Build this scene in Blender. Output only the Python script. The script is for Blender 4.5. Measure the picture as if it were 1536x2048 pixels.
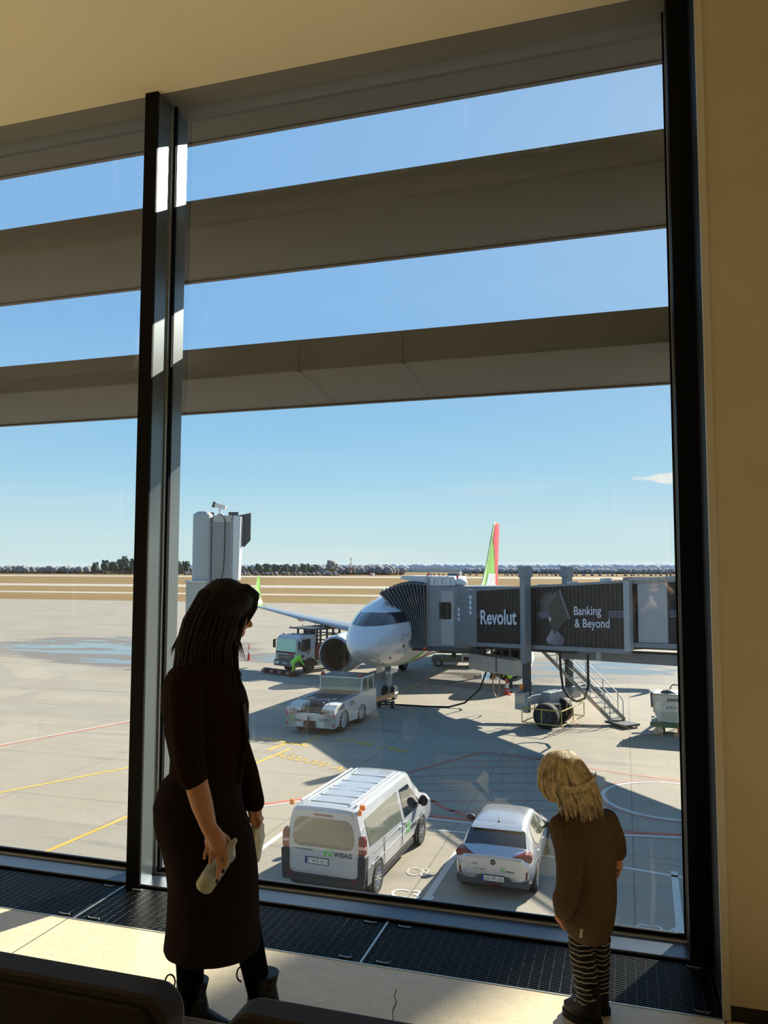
import bpy, bmesh, math, random
from mathutils import Vector, Matrix, noise
random.seed(7)
PI = math.pi
C = bpy.context.scene.collection
for o in list(bpy.data.objects):
    bpy.data.objects.remove(o)
SC = bpy.context.scene
G = -5.62                       # apron level; the hall floor is z = 0

# ---------------------------------------------------------------- camera
cam = bpy.data.objects.new('camera', bpy.data.cameras.new('camera'))
C.objects.link(cam)
cam.location = (0, 0, 1.68)
cam.rotation_euler = (math.radians(90 + 4.22), math.radians(-0.1), math.radians(17.0))
cam.data.sensor_fit = 'VERTICAL'
cam.data.sensor_height = 36
cam.data.lens = 1572 / 2048 * 36
cam.data.clip_start = 0.05
cam.data.clip_end = 9000
SC.camera = cam
SC.view_settings.view_transform = 'Standard'
SC.view_settings.look = 'None'
SC.view_settings.gamma = 1
SC.view_settings.exposure = 0.0
SC.view_settings.use_curve_mapping = False
SC.cycles.max_bounces = 10
SC.cycles.diffuse_bounces = 5
SC.cycles.glossy_bounces = 4
SC.cycles.transparent_max_bounces = 16
SC.cycles.sample_clamp_indirect = 6

# ---------------------------------------------------------------- sun and sky
SUN_AZ, SUN_EL = math.radians(25.5), math.radians(28.8)
SUN_DIR = Vector((math.sin(SUN_AZ) * math.cos(SUN_EL), math.cos(SUN_AZ) * math.cos(SUN_EL), math.sin(SUN_EL)))
sun = bpy.data.objects.new('sun', bpy.data.lights.new('sun', 'SUN'))
C.objects.link(sun)
sun.data.energy = 13.5
sun.data.angle = math.radians(0.53)
sun.data.color = (1.0, 0.93, 0.80)
sun.rotation_euler = (-SUN_DIR).to_track_quat('-Z', 'Y').to_euler()
sun.location = (20, 40, 40)

world = bpy.data.worlds.new('sky')
SC.world = world
world.use_nodes = True
nt = world.node_tree
nt.nodes.clear()


def N(tree, kind, **kw):
    n = tree.nodes.new(kind)
    for k, v in kw.items():
        if k == 'op':
            n.operation = v
        else:
            setattr(n, k, v)
    return n


def math_node(tree, op, a, b=None, clamp=False):
    n = tree.nodes.new('ShaderNodeMath')
    n.operation = op
    n.use_clamp = clamp
    for i, v in enumerate((a, b)):
        if v is None:
            continue
        if isinstance(v, (int, float)):
            n.inputs[i].default_value = v
        else:
            tree.links.new(v, n.inputs[i])
    return n.outputs[0]


def ramp(tree, fac, stops, interp='LINEAR'):
    n = tree.nodes.new('ShaderNodeValToRGB')
    n.color_ramp.interpolation = interp
    el = n.color_ramp.elements
    while len(el) < len(stops):
        el.new(0.5)
    for e, (p, c) in zip(el, stops):
        e.position = p
        e.color = (*c, 1) if len(c) == 3 else c
    tree.links.new(fac, n.inputs[0])
    return n.outputs[0]


def mixc(tree, fac, a, b, blend='MIX'):
    n = tree.nodes.new('ShaderNodeMix')
    n.data_type = 'RGBA'
    n.blend_type = blend
    for sock, v in ((n.inputs[0], fac), (n.inputs[6], a), (n.inputs[7], b)):
        if isinstance(v, (int, float)):
            sock.default_value = v
        elif isinstance(v, tuple):
            sock.default_value = (*v, 1) if len(v) == 3 else v
        else:
            tree.links.new(v, sock)
    return n.outputs[2]


tc = nt.nodes.new('ShaderNodeTexCoord')
sep = nt.nodes.new('ShaderNodeSeparateXYZ')
nt.links.new(tc.outputs['Generated'], sep.inputs[0])
elev = math_node(nt, 'MULTIPLY', math_node(nt, 'ARCSINE', sep.outputs[2]), 180 / PI)
elev_f = math_node(nt, 'DIVIDE', elev, 60.0, True)
grad = ramp(nt, elev_f, [(0.0, (.74, .90, .93)), (.05, (.62, .87, .96)), (.11, (.43, .76, 1.0)), (.18, (.32, .65, .98)),
                         (.28, (.245, .54, .95)), (.50, (.24, .52, .93)), (1.0, (.12, .32, .70))])
# brightening of the sky round the sun
dot = nt.nodes.new('ShaderNodeVectorMath')
dot.operation = 'DOT_PRODUCT'
nt.links.new(tc.outputs['Generated'], dot.inputs[0])
dot.inputs[1].default_value = SUN_DIR
halo = math_node(nt, 'POWER', math_node(nt, 'MAXIMUM', dot.outputs['Value'], 0.0), 7.0)
col = mixc(nt, math_node(nt, 'MULTIPLY', halo, 0.36), grad, (.85, .95, 1.0))
# one small cumulus low in the sky and a few faint wisps
az = math_node(nt, 'MULTIPLY', math_node(nt, 'ARCTAN2', sep.outputs[0], sep.outputs[1]), 180 / PI)
cn = nt.nodes.new('ShaderNodeTexNoise')
cn.inputs['Scale'].default_value = 42
cn.inputs['Detail'].default_value = 6
nt.links.new(tc.outputs['Generated'], cn.inputs['Vector'])
ca = math_node(nt, 'DIVIDE', math_node(nt, 'ADD', az, -2.3), 2.5)
ce = math_node(nt, 'DIVIDE', math_node(nt, 'ADD', elev, -6.35), 0.42)
cd = math_node(nt, 'SQRT', math_node(nt, 'ADD', math_node(nt, 'MULTIPLY', ca, ca), math_node(nt, 'MULTIPLY', ce, ce)))
cm = math_node(nt, 'MULTIPLY', math_node(nt, 'SUBTRACT', math_node(nt, 'ADD', 0.95, math_node(nt, 'MULTIPLY', math_node(nt, 'SUBTRACT', cn.outputs[0], .5), 2.6)), cd), 3.0, True)
col = mixc(nt, math_node(nt, 'MULTIPLY', cm, .9), col, (1.0, 1.0, .98))
wn = nt.nodes.new('ShaderNodeTexNoise')
wn.inputs['Scale'].default_value = 3.0
wn.inputs['Detail'].default_value = 8
wm = nt.nodes.new('ShaderNodeMapping')
wm.inputs['Scale'].default_value = (1.0, 1.0, 9.0)
nt.links.new(tc.outputs['Generated'], wm.inputs[0])
nt.links.new(wm.outputs[0], wn.inputs['Vector'])
wf = math_node(nt, 'MULTIPLY', math_node(nt, 'SUBTRACT', wn.outputs[0], .55), 1.6, True)
wf = math_node(nt, 'MULTIPLY', wf, math_node(nt, 'SUBTRACT', 1.0, math_node(nt, 'DIVIDE', elev, 14.0, True), True))
col = mixc(nt, wf, col, (.95, .97, .96))
bg = nt.nodes.new('ShaderNodeBackground')
bg.inputs[1].default_value = 1.0
nt.links.new(col, bg.inputs[0])
wo = nt.nodes.new('ShaderNodeOutputWorld')
nt.links.new(bg.outputs[0], wo.inputs[0])

# ---------------------------------------------------------------- materials


def lin(c):
    return tuple((v / 255 / 12.92) if v / 255 <= .04045 else ((v / 255 + .055) / 1.055) ** 2.4 for v in c)


MATS = {}


def mat(name, col, rough=.5, metal=0.0, spec=.5, var=0.0, scale=8.0, bump=0.0, bscale=60.0, coat=0.0, srgb=True, trans=0.0):
    """A principled material; VAR varies the colour with a noise (wear, cloth, dirt), BUMP adds a fine relief."""
    if name in MATS:
        return MATS[name]
    m = bpy.data.materials.new(name)
    m.use_nodes = True
    t = m.node_tree
    b = t.nodes['Principled BSDF']
    c = lin(col) if srgb else col
    b.inputs['Base Color'].default_value = (*c, 1)
    b.inputs['Roughness'].default_value = rough
    b.inputs['Metallic'].default_value = metal
    b.inputs['Specular IOR Level'].default_value = spec
    b.inputs['Coat Weight'].default_value = coat
    b.inputs['Transmission Weight'].default_value = trans
    if var or bump:
        tcn = t.nodes.new('ShaderNodeTexCoord')
    if var:
        n = t.nodes.new('ShaderNodeTexNoise')
        n.inputs['Scale'].default_value = scale
        n.inputs['Detail'].default_value = 6
        t.links.new(tcn.outputs['Object'], n.inputs['Vector'])
        lo = tuple(v * (1 - var) for v in c)
        hi = tuple(min(1, v * (1 + var)) for v in c)
        t.links.new(ramp(t, n.outputs[0], [(.3, lo), (.7, hi)]), b.inputs['Base Color'])
    if bump:
        n2 = t.nodes.new('ShaderNodeTexNoise')
        n2.inputs['Scale'].default_value = bscale
        n2.inputs['Detail'].default_value = 4
        t.links.new(tcn.outputs['Object'], n2.inputs['Vector'])
        bp = t.nodes.new('ShaderNodeBump')
        bp.inputs['Strength'].default_value = bump
        bp.inputs['Distance'].default_value = .02
        t.links.new(n2.outputs[0], bp.inputs['Height'])
        t.links.new(bp.outputs[0], b.inputs['Normal'])
    MATS[name] = m
    return m


def bsdf(m):
    return m.node_tree.nodes['Principled BSDF']


# ---------------------------------------------------------------- mesh builder


class MB:
    """Collects shapes and links them as one mesh object."""

    def __init__(self):
        self.bm = bmesh.new()

    def poly(self, pts):
        self.bm.faces.new([self.bm.verts.new(p) for p in pts])
        return self

    def box(self, c, s, rot=None):
        m = Matrix.Translation(c)
        if rot:
            m = m @ Matrix.Rotation(rot[2], 4, 'Z') @ Matrix.Rotation(rot[1], 4, 'Y') @ Matrix.Rotation(rot[0], 4, 'X')
        bmesh.ops.create_cube(self.bm, size=1, matrix=m @ Matrix.Diagonal((*s, 1)))
        return self

    def bb(self, x0, x1, y0, y1, z0, z1):
        return self.box(((x0 + x1) / 2, (y0 + y1) / 2, (z0 + z1) / 2), (abs(x1 - x0), abs(y1 - y0), abs(z1 - z0)))

    def prism(self, poly, axis, a, b):
        """POLY in the plane across AXIS, extruded from a to b along it."""
        f = {'x': lambda u, v, t: (t, u, v), 'y': lambda u, v, t: (u, t, v), 'z': lambda u, v, t: (u, v, t)}[axis]
        A = [self.bm.verts.new(f(u, v, a)) for u, v in poly]
        B = [self.bm.verts.new(f(u, v, b)) for u, v in poly]
        n = len(poly)
        self.bm.faces.new(A)
        self.bm.faces.new(B[::-1])
        for i in range(n):
            self.bm.faces.new((A[i], B[i], B[(i + 1) % n], A[(i + 1) % n]))
        return self

    def loft(self, rings, cap=True, close=True):
        R = [[self.bm.verts.new(p) for p in r] for r in rings]
        n = len(R[0])
        for a, b in zip(R, R[1:]):
            for i in range(n if close else n - 1):
                j = (i + 1) % n
                self.bm.faces.new((a[i], a[j], b[j], b[i]))
        if cap and close:
            self.bm.faces.new(R[0][::-1])
            self.bm.faces.new(R[-1])
        return self

    def tube(self, pts, r, n=8, cap=True):
        pts = [Vector(p) for p in pts]
        rs = r if isinstance(r, (list, tuple)) else [r] * len(pts)
        rings = []
        prev = None
        for i, p in enumerate(pts):
            d = (pts[min(i + 1, len(pts) - 1)] - pts[max(i - 1, 0)]).normalized()
            if prev is None:
                x = d.orthogonal().normalized()
            else:
                x = (prev - d * prev.dot(d))
                x = x.normalized() if x.length > 1e-6 else d.orthogonal().normalized()
            prev = x
            y = d.cross(x)
            rings.append([p + (x * math.cos(2 * PI * k / n) + y * math.sin(2 * PI * k / n)) * rs[i] for k in range(n)])
        return self.loft(rings, cap)

    def limb(self, pts, rs, n=12):
        """Tapered limb with rounded ends and joints."""
        pts = [Vector(p) for p in pts]
        self.tube(pts, rs, n)
        for p, r in zip(pts, rs):
            self.ell(p, (r, r, r), 12, 8)
        return self

    def ell(self, c, r, u=16, v=10, rot=None):
        m = Matrix.Translation(c)
        if rot:
            m = m @ Matrix.Rotation(rot[2], 4, 'Z') @ Matrix.Rotation(rot[1], 4, 'Y') @ Matrix.Rotation(rot[0], 4, 'X')
        bmesh.ops.create_uvsphere(self.bm, u_segments=u, v_segments=v, radius=1, matrix=m @ Matrix.Diagonal((*r, 1)))
        return self

    def lathe(self, prof, n=24, m=None, cap=True):
        m = m or Matrix()
        return self.loft([[m @ Vector((r * math.cos(2 * PI * k / n), r * math.sin(2 * PI * k / n), z)) for k in range(n)] for r, z in prof], cap)

    def cyl(self, a, b, r, n=16):
        return self.tube([a, b], r, n)

    def xform(self, f):
        for v in self.bm.verts:
            v.co = f(v.co.copy())
        return self

    def build(self, name, m, parent=None, smooth=None, bevel=0, kind=None, label=None, recalc=True):
        if recalc:
            bmesh.ops.recalc_face_normals(self.bm, faces=self.bm.faces)
        me = bpy.data.meshes.new(name)
        self.bm.to_mesh(me)
        self.bm.free()
        o = bpy.data.objects.new(name, me)
        C.objects.link(o)
        if m is not None:
            me.materials.append(m)
        if parent:
            o.parent = parent
        if smooth is not None:
            me.polygons.foreach_set('use_smooth', [True] * len(me.polygons))
            me.set_sharp_from_angle(angle=math.radians(smooth))
        if bevel:
            bv = o.modifiers.new('bevel', 'BEVEL')
            bv.width = bevel
            bv.segments = 2
            bv.limit_method = 'ANGLE'
        if kind:
            o['kind'] = kind
        if label:
            o['label'] = label
        return o


def tag(o, label, cat, group=None, kind=None):
    o['label'] = label
    o['category'] = cat
    if group:
        o['group'] = group
    if kind:
        o['kind'] = kind
    return o


def thing(name, loc, label, cat, rz=0.0, group=None):
    o = bpy.data.objects.new(name, None)
    o.empty_display_size = .2
    C.objects.link(o)
    o.location = loc
    o.rotation_euler = (0, 0, rz)
    return tag(o, label, cat, group)


def struct(name, mb, m, label, cat, **kw):
    return tag(mb.build(name, m, kind='structure', **kw), label, cat)


def copy_tree(o, parent=None):
    c = o.copy()
    C.objects.link(c)
    c.parent = parent
    for ch in list(o.children):
        copy_tree(ch, c)
    return c


def text(name, s, m, parent, origin, xdir, ydir, width, height, depth=.004, bold=0.0):
    """Lettering as a thin mesh fitted into width x height, its lower left corner at ORIGIN."""
    cu = bpy.data.curves.new('lettering', 'FONT')
    cu.body = s
    cu.extrude = .02
    cu.offset = bold
    cu.resolution_u = 3
    tmp = bpy.data.objects.new('lettering', cu)
    C.objects.link(tmp)
    bpy.context.view_layer.update()
    dg = bpy.context.evaluated_depsgraph_get()
    me = bpy.data.meshes.new_from_object(tmp.evaluated_get(dg))
    bpy.data.objects.remove(tmp)
    xs = [v.co.x for v in me.vertices]
    ys = [v.co.y for v in me.vertices]
    x0, y0 = min(xs), min(ys)
    sx, sy = width / (max(xs) - x0), height / (max(ys) - y0)
    X, Y = Vector(xdir).normalized(), Vector(ydir).normalized()
    Z = X.cross(Y)
    for v in me.vertices:
        v.co = Vector(origin) + X * ((v.co.x - x0) * sx) + Y * ((v.co.y - y0) * sy) + Z * ((v.co.z + .02) / .04 * depth)
    me.name = name
    o = bpy.data.objects.new(name, me)
    C.objects.link(o)
    me.materials.clear()
    me.materials.append(m)
    o.parent = parent
    return o


def fuse(o, voxel, smooth_it=6):
    """Makes one continuous surface out of overlapping volumes."""
    r = o.modifiers.new('skin', 'REMESH')
    r.mode = 'VOXEL'
    r.voxel_size = voxel
    r.use_smooth_shade = True
    s = o.modifiers.new('soften', 'SMOOTH')
    s.factor = .5
    s.iterations = smooth_it
    return o

# ================================================================ the hall
XM0, XM1 = -2.58, -2.50         # the mullion
YW = 3.75                       # inner face of the facade
CEIL = 4.41

m = mat('terrazzo', (206, 190, 152), rough=.34, spec=.45)
t = m.node_tree
tcn = t.nodes.new('ShaderNodeTexCoord')
vo = t.nodes.new('ShaderNodeTexVoronoi')
vo.inputs['Scale'].default_value = 75
t.links.new(tcn.outputs['Object'], vo.inputs['Vector'])
no = t.nodes.new('ShaderNodeTexNoise')
no.inputs['Scale'].default_value = 19
no.inputs['Detail'].default_value = 5
t.links.new(tcn.outputs['Object'], no.inputs['Vector'])
fleck = math_node(t, 'MULTIPLY', math_node(t, 'LESS_THAN', vo.outputs['Distance'], .22), math_node(t, 'GREATER_THAN', no.outputs[0], .54))
base = ramp(t, no.outputs[0], [(.3, lin((206, 191, 160))), (.7, lin((220, 206, 176)))])
c2 = mixc(t, math_node(t, 'MULTIPLY', fleck, .55), base, lin((120, 96, 66)))
sp = t.nodes.new('ShaderNodeSeparateXYZ')
t.links.new(tcn.outputs['Object'], sp.inputs[0])
jx = math_node(t, 'ABSOLUTE', math_node(t, 'SUBTRACT', math_node(t, 'FRACT', math_node(t, 'DIVIDE', math_node(t, 'ADD', sp.outputs[0], 2.605), 2.93)), .5))
jm = math_node(t, 'GREATER_THAN', jx, .5 - .0035 / 2.93)
jy = math_node(t, 'ABSOLUTE', math_node(t, 'SUBTRACT', math_node(t, 'FRACT', math_node(t, 'DIVIDE', math_node(t, 'SUBTRACT', sp.outputs[1], 1.2), 2.93)), .5))
jm2 = math_node(t, 'GREATER_THAN', jy, .5 - .0035 / 2.93)
c3 = mixc(t, math_node(t, 'MAXIMUM', jm, jm2), c2, lin((92, 88, 80)))
t.links.new(c3, bsdf(m).inputs['Base Color'])
fl = struct('floor', MB().bb(-9, 6, -8, 3.32, -.12, 0), m, 'pale speckled terrazzo floor of the hall in front of the windows', 'floor')
pts = [(-.912, 3.16), (-.905, 3.11), (-.885, 3.07), (-.882, 3.01), (-.865, 2.955), (-.868, 2.91), (-.85, 2.86), (-.845, 2.80)]
mb = MB()
for (x0, y0), (x1, y1) in zip(pts, pts[1:]):
    w = random.uniform(.0012, .003)
    mb.poly([(x0 - w, y0, .0008), (x0 + w, y0, .0008), (x1 + w, y1, .0008), (x1 - w, y1, .0008)])
mb.build('crack', mat('crack_dark', (70, 60, 48), .9), fl)

# trench below the grilles
MD = mat('anthracite', (26, 27, 29), .45, .3)
struct('trim_1', MB().bb(-9, .36, 3.32, 3.75, -.13, -.09).bb(-9, .36, 3.315, 3.324, -.12, .001), mat('trench_black', (14, 14, 15), .7), 'black heating trench under the floor grilles', 'trench')
mb = MB().bb(-9, .34, 3.312, 3.32, -.05, .002)
struct('trim_2', mb, mat('steel_edge', (190, 186, 176), .35, .8), 'thin metal edge between terrazzo floor and grilles', 'edge trim')

MROD = mat('grille_rod', (176, 178, 176), .35, .7)
MSLAT = mat('grille_slat', (30, 31, 33), .38, .6)


def grille(x0, x1, label):
    g = thing('floor_grille', ((x0 + x1) / 2, 3.535, 0), label, 'floor grille', group='floor grilles along the window')
    h = (x1 - x0) / 2
    s = MB()
    for k in range(30):
        y = -.205 + k * .0142
        s.bb(-h + .008, h - .008, y - .0025, y + .0025, -.028, -.004)
    s.build('slat', MSLAT, g)
    r = MB()
    n = 34
    for k in range(n):
        x = -h + .03 + k * (2 * h - .06) / (n - 1)
        r.cyl((x, -.208, -.0075), (x, .208, -.0075), .0016, 6)
    r.build('tie_rod', MROD, g, smooth=60)
    MB().bb(h - .010, h - .001, -.213, .213, -.03, -.001).build('end_bar', MROD, g)
    MB().bb(-h + .001, -h + .005, -.213, .213, -.03, -.002).build('end_bar', MSLAT, g)
    for sx in (-1, 1):
        for sy in (-.185, .17):
            c = MB().bb(sx * (h - .085) - .03, sx * (h - .085) + .03, sy, sy + .005, -.006, .001)
            c.bb(sx * (h - .085) - .03, sx * (h - .085) - .026, sy, sy + .014, -.006, .001).bb(sx * (h - .085) + .026, sx * (h - .085) + .03, sy, sy + .014, -.006, .001)
            c.build('lifting_clip', MROD, g)
    return g


grille(-4.04, -2.58, 'black floor grille under the narrow window bay, partly cut by the picture edge')
grille(-2.58, -1.115, 'black floor grille behind the skirt of the woman in dark dress')
grille(-1.115, .335, 'black floor grille on which the toddler is standing')

# walls, ceiling
MW = mat('warm_plaster', (226, 212, 182), .85, spec=.15, var=.04, scale=2.2, bump=.06, bscale=180)
MCE = mat('ceiling_paint', (236, 222, 192), .9, spec=.1, var=.03, scale=1.5)
struct('ceiling', MB().bb(-9, 6, -8, YW + .02, CEIL, CEIL + .2), MCE, 'plain beige ceiling ending above the tall windows', 'ceiling')
struct('wall_back', MB().bb(-9, 6, -8.2, -8, -.1, CEIL + .2), mat('back_plaster', (206, 196, 176), .9), 'beige wall at the back of the hall', 'wall')
struct('wall_left', MB().bb(-9.2, -9, -8, 4, -.1, CEIL + .2), mat('back_plaster', (206, 196, 176)), 'beige wall at the far side of the hall', 'wall')
struct('wall_right', MB().bb(6, 6.2, -8, 4, -.1, CEIL + .2), mat('back_plaster', (206, 196, 176)), 'beige wall beyond the pier', 'wall')
m = mat('pier_stone', (194, 180, 150), .75, spec=.2, var=.05, scale=3)
t = m.node_tree
vo = t.nodes.new('ShaderNodeTexVoronoi')
vo.inputs['Scale'].default_value = 60
tcn = t.nodes.new('ShaderNodeTexCoord')
t.links.new(tcn.outputs['Object'], vo.inputs['Vector'])
old = bsdf(m).inputs['Base Color'].links[0].from_socket
t.links.new(mixc(t, math_node(t, 'MULTIPLY', math_node(t, 'LESS_THAN', vo.outputs['Distance'], .15), .25), old, lin((130, 112, 84))), bsdf(m).inputs['Base Color'])
struct('wall_front', MB().bb(.345, 1.30, 3.31, 4.1, .06, CEIL).bb(3.9, 6, 3.31, 4.1, .06, CEIL), m, 'beige stone clad pier beside the tall window', 'wall')
struct('baseboard_front', MB().bb(.338, 1.30, 3.318, 4.1, -.1, .06).bb(3.9, 6, 3.318, 4.1, -.1, .06), mat('baseboard_black', (20, 20, 20), .5), 'black recessed baseboard under the beige pier', 'baseboard')
struct('trim_3', MB().bb(.318, .345, 3.305, 3.332, .005, CEIL), mat('corner_profile', (196, 190, 170), .5, .2), 'pale metal corner profile along the beige pier', 'corner trim')
struct('trim_4', MB().bb(.326, .345, 3.332, 4.0, -.05, CEIL).bb(.236, .345, YW - .01, 4.0, -.05, CEIL), mat('jamb_black', (8, 9, 10), .6, spec=.2), 'black metal window jamb beside the beige pier', 'jamb')
# facade above and below the windows
MF = mat('facade_panel', (120, 118, 112), .7, var=.06, scale=1.2)
struct('wall_front_upper', MB().bb(-9, 6, YW + .02, 4.05, CEIL, 9.0), MF, 'facade panel above the window head', 'wall')
struct('wall_front_lower', MB().bb(-9, 12, YW + .05, 4.02, G, -.13), MF, 'facade panel below the window sill', 'wall')
struct('wall_front_end', MB().bb(6, 12, YW + .05, 4.02, -.13, 9.0), MF, 'facade panel beyond the pier', 'wall')

# windows
MMU = mat('mullion_grey', (104, 112, 114), .30, .55, spec=.5, var=.03, scale=30)
MMB = mat('mullion_black', (7, 7, 8), .7, spec=.15)
MSILL = mat('sill_grey', (74, 84, 96), .30, .55, var=.05, scale=14)
MBEAD = mat('glazing_bead', (205, 208, 206), .25, .8)
MGASK = mat('gasket', (12, 12, 16), .85, spec=.1)
gm = bpy.data.materials.new('glass')
gm.use_nodes = True
t = gm.node_tree
t.nodes.clear()
tr = t.nodes.new('ShaderNodeBsdfTransparent')
tr.inputs[0].default_value = (.955, .965, .955, 1)
gl = t.nodes.new('ShaderNodeBsdfGlossy')
gl.inputs['Roughness'].default_value = 0.0
fr = t.nodes.new('ShaderNodeFresnel')
fr.inputs[0].default_value = 1.45
geo = t.nodes.new('ShaderNodeNewGeometry')
# double glazing: four surfaces mirror the hall
ff = math_node(t, 'MULTIPLY', math_node(t, 'MULTIPLY', fr.outputs[0], 2.4, True), math_node(t, 'SUBTRACT', 1.0, geo.outputs['Backfacing']))
mx = t.nodes.new('ShaderNodeMixShader')
t.links.new(ff, mx.inputs[0])
t.links.new(tr.outputs[0], mx.inputs[1])
t.links.new(gl.outputs[0], mx.inputs[2])
# a little dust and a few wiped streaks on the pane
tcn = t.nodes.new('ShaderNodeTexCoord')
dn = t.nodes.new('ShaderNodeTexNoise')
dn.inputs['Scale'].default_value = 130
dn.inputs['Detail'].default_value = 3
t.links.new(tcn.outputs['Object'], dn.inputs['Vector'])
dm = t.nodes.new('ShaderNodeMapping')
dm.inputs['Scale'].default_value = (16, 16, 1.6)
dm.inputs['Rotation'].default_value = (0, .35, 0)
t.links.new(tcn.outputs['Object'], dm.inputs[0])
d2 = t.nodes.new('ShaderNodeTexNoise')
d2.inputs['Scale'].default_value = 1.0
d2.inputs['Detail'].default_value = 8
t.links.new(dm.outputs[0], d2.inputs['Vector'])
df = math_node(t, 'ADD', math_node(t, 'MULTIPLY', math_node(t, 'SUBTRACT', dn.outputs[0], .70, True), .6, True), math_node(t, 'MULTIPLY', math_node(t, 'SUBTRACT', d2.outputs[0], .63, True), .12, True))
df = math_node(t, 'ADD', df, .0015)
tl = t.nodes.new('ShaderNodeBsdfTranslucent')
mx2 = t.nodes.new('ShaderNodeMixShader')
t.links.new(df, mx2.inputs[0])
t.links.new(mx.outputs[0], mx2.inputs[1])
t.links.new(tl.outputs[0], mx2.inputs[2])
ou = t.nodes.new('ShaderNodeOutputMaterial')
t.links.new(mx2.outputs[0], ou.inputs[0])

SILL = [(YW, -.04), (YW, .006), (YW + .004, .010), (YW + .165, .014), (4.0, .014), (4.0, -.08)]


def window(n, x0, x1, label):
    """Frame with sill, beads, gaskets, one glass pane."""
    w = bpy.data.objects.new('window_%d' % n, None)
    C.objects.link(w)
    tag(w, label, 'window', kind='structure')
    MB().prism(SILL, 'x', x0, x1).build('window_sill', MSILL, w, smooth=30)
    MB().bb(x0, x1, YW + .150, YW + .165, .013, .021).bb(x0, x1, YW + .142, YW + .150, .012, .016).build('glazing_bead', MBEAD, w)
    MB().bb(x0, x1, YW + .165, YW + .18, .012, .040).build('gasket', MGASK, w)
    MB().bb(x0, x0 + .02, YW + .15, YW + .175, .03, CEIL + .05).bb(x1 - .012, x1, YW + .15, YW + .175, .03, CEIL + .05).build('side_gasket', MGASK, w)
    MB().bb(x0 - .002, x0 + .009, YW + .13, YW + .15, .014, CEIL + .05).bb(x1 - .004, x1, YW + .13, YW + .15, .014, CEIL + .05).build('side_bead', MBEAD, w)
    MB().bb(x0, x1, YW + .175, YW + .187, .03, CEIL + .06).build('glass_pane', gm, w)
    return w


window(1, XM1, .236, 'large clear window pane with grey sill between mullion and black jamb')
window(2, -5.30, XM0, 'narrow visible strip of clear window beyond the mullion')
window(3, -8.92, -5.38, 'clear window further along the hall, out of the picture')
window(4, 1.30, 3.90, 'clear window bay added beyond the beige pier, out of view, to let sun in')  # unseen bay, added so sunlight reaches the hands mirrored in the pane
struct('trim_6', MB().bb(1.30, 3.90, 3.315, YW, -.13, 0), MD, 'dark grille strip under the added window beyond the pier', 'trim')
for n, (a, b, lab) in enumerate(((XM0, XM1, 'slim grey metal mullion between the two window panes'), (-5.38, -5.30, 'next grey metal mullion along the hall, out of the picture'))):
    mu = bpy.data.objects.new('window_mullion', None) if n == 0 else bpy.data.objects.new('window_mullion', None)
    C.objects.link(mu)
    tag(mu, lab, 'mullion', kind='structure')
    MB().bb(a, b, YW, 4.06, -.02, CEIL + .05).build('profile', MMU, mu, bevel=.002)
    MB().bb(a - .001, b + .001, YW - .012, YW + .004, -.02, CEIL).build('cover_strip', MMB, mu)
struct('trim_5', MB().bb(-9, .345, YW - .006, YW + .012, -.03, .004), MGASK, 'dark joint between floor grille and window sill', 'joint')

# outside sun louvers, rounded at the inner lower edge
MLV = mat('louver_paint', (80, 81, 78), .55, spec=.3, var=.04, scale=1.3)
MLE = mat('louver_edge', (58, 54, 58), .5)


def louver(zt, zb, zo, label, dy=.16):
    t0 = zt - zb
    # the upper inner flank leans back, so it looks up at the sky
    up = zt + (zt - 1.68) / 4.15 * dy
    prof = [(4.15 + dy + .012, up + .004), (4.15 + dy, up), (4.15, zb + .02), (4.156, zb + .006), (4.17, zb), (4.80, zo), (4.83, zo + .004), (4.83, zo + .05), (4.66, up + .01)]
    L = thing('sun_louver', (-2.0, 4.49, zo), label, 'sun louver', group='outside sun louvers')
    mb = MB().prism([(y - 4.49, z - zo) for y, z in prof], 'x', -7, 8)
    mb.build('blade', MLV, L, smooth=28)
    MB().bb(-7, 8, .31, .345, -.008, .014).build('drip_edge', MLE, L)
    return L


l3 = louver(3.016, 2.828, 2.774, 'lowest grey sun louver outside the window, with two dark strips across', .08)
louver(3.954, 3.776, 3.720, 'middle grey sun louver outside the window, below the ceiling band')
louver(4.98, 4.80, 4.742, 'topmost grey sun louver outside the window, right under the ceiling line')
for x in (-1.79, -1.16):
    MB().xform(lambda v: v).bb(x + 2.0 - .007, x + 2.0 + .007, -.342, -.338, .05, .236).prism([(-.335, .0525), (.335, -.003), (.335, .001), (-.335, .0565)], 'x', x + 2.0 - .007, x + 2.0 + .007).build('cross_strip', MLE, l3)  # thin dark strips across the blade

# ================================================================ the airfield
m = mat('apron_concrete', (140, 133, 121), rough=.85, spec=.25)
t = m.node_tree
B = bsdf(m)
tcn = t.nodes.new('ShaderNodeTexCoord')
P = tcn.outputs['Object']
sp = t.nodes.new('ShaderNodeSeparateXYZ')
t.links.new(P, sp.inputs[0])


def noise_tex(tree, vec, scale, detail=6, dist=0.0, stretch=None):
    n = tree.nodes.new('ShaderNodeTexNoise')
    n.inputs['Scale'].default_value = scale
    n.inputs['Detail'].default_value = detail
    n.inputs['Distortion'].default_value = dist
    if stretch:
        mp = tree.nodes.new('ShaderNodeMapping')
        mp.inputs['Scale'].default_value = stretch
        tree.links.new(vec, mp.inputs[0])
        vec = mp.outputs[0]
    tree.links.new(vec, n.inputs['Vector'])
    return n.outputs[0]


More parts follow.
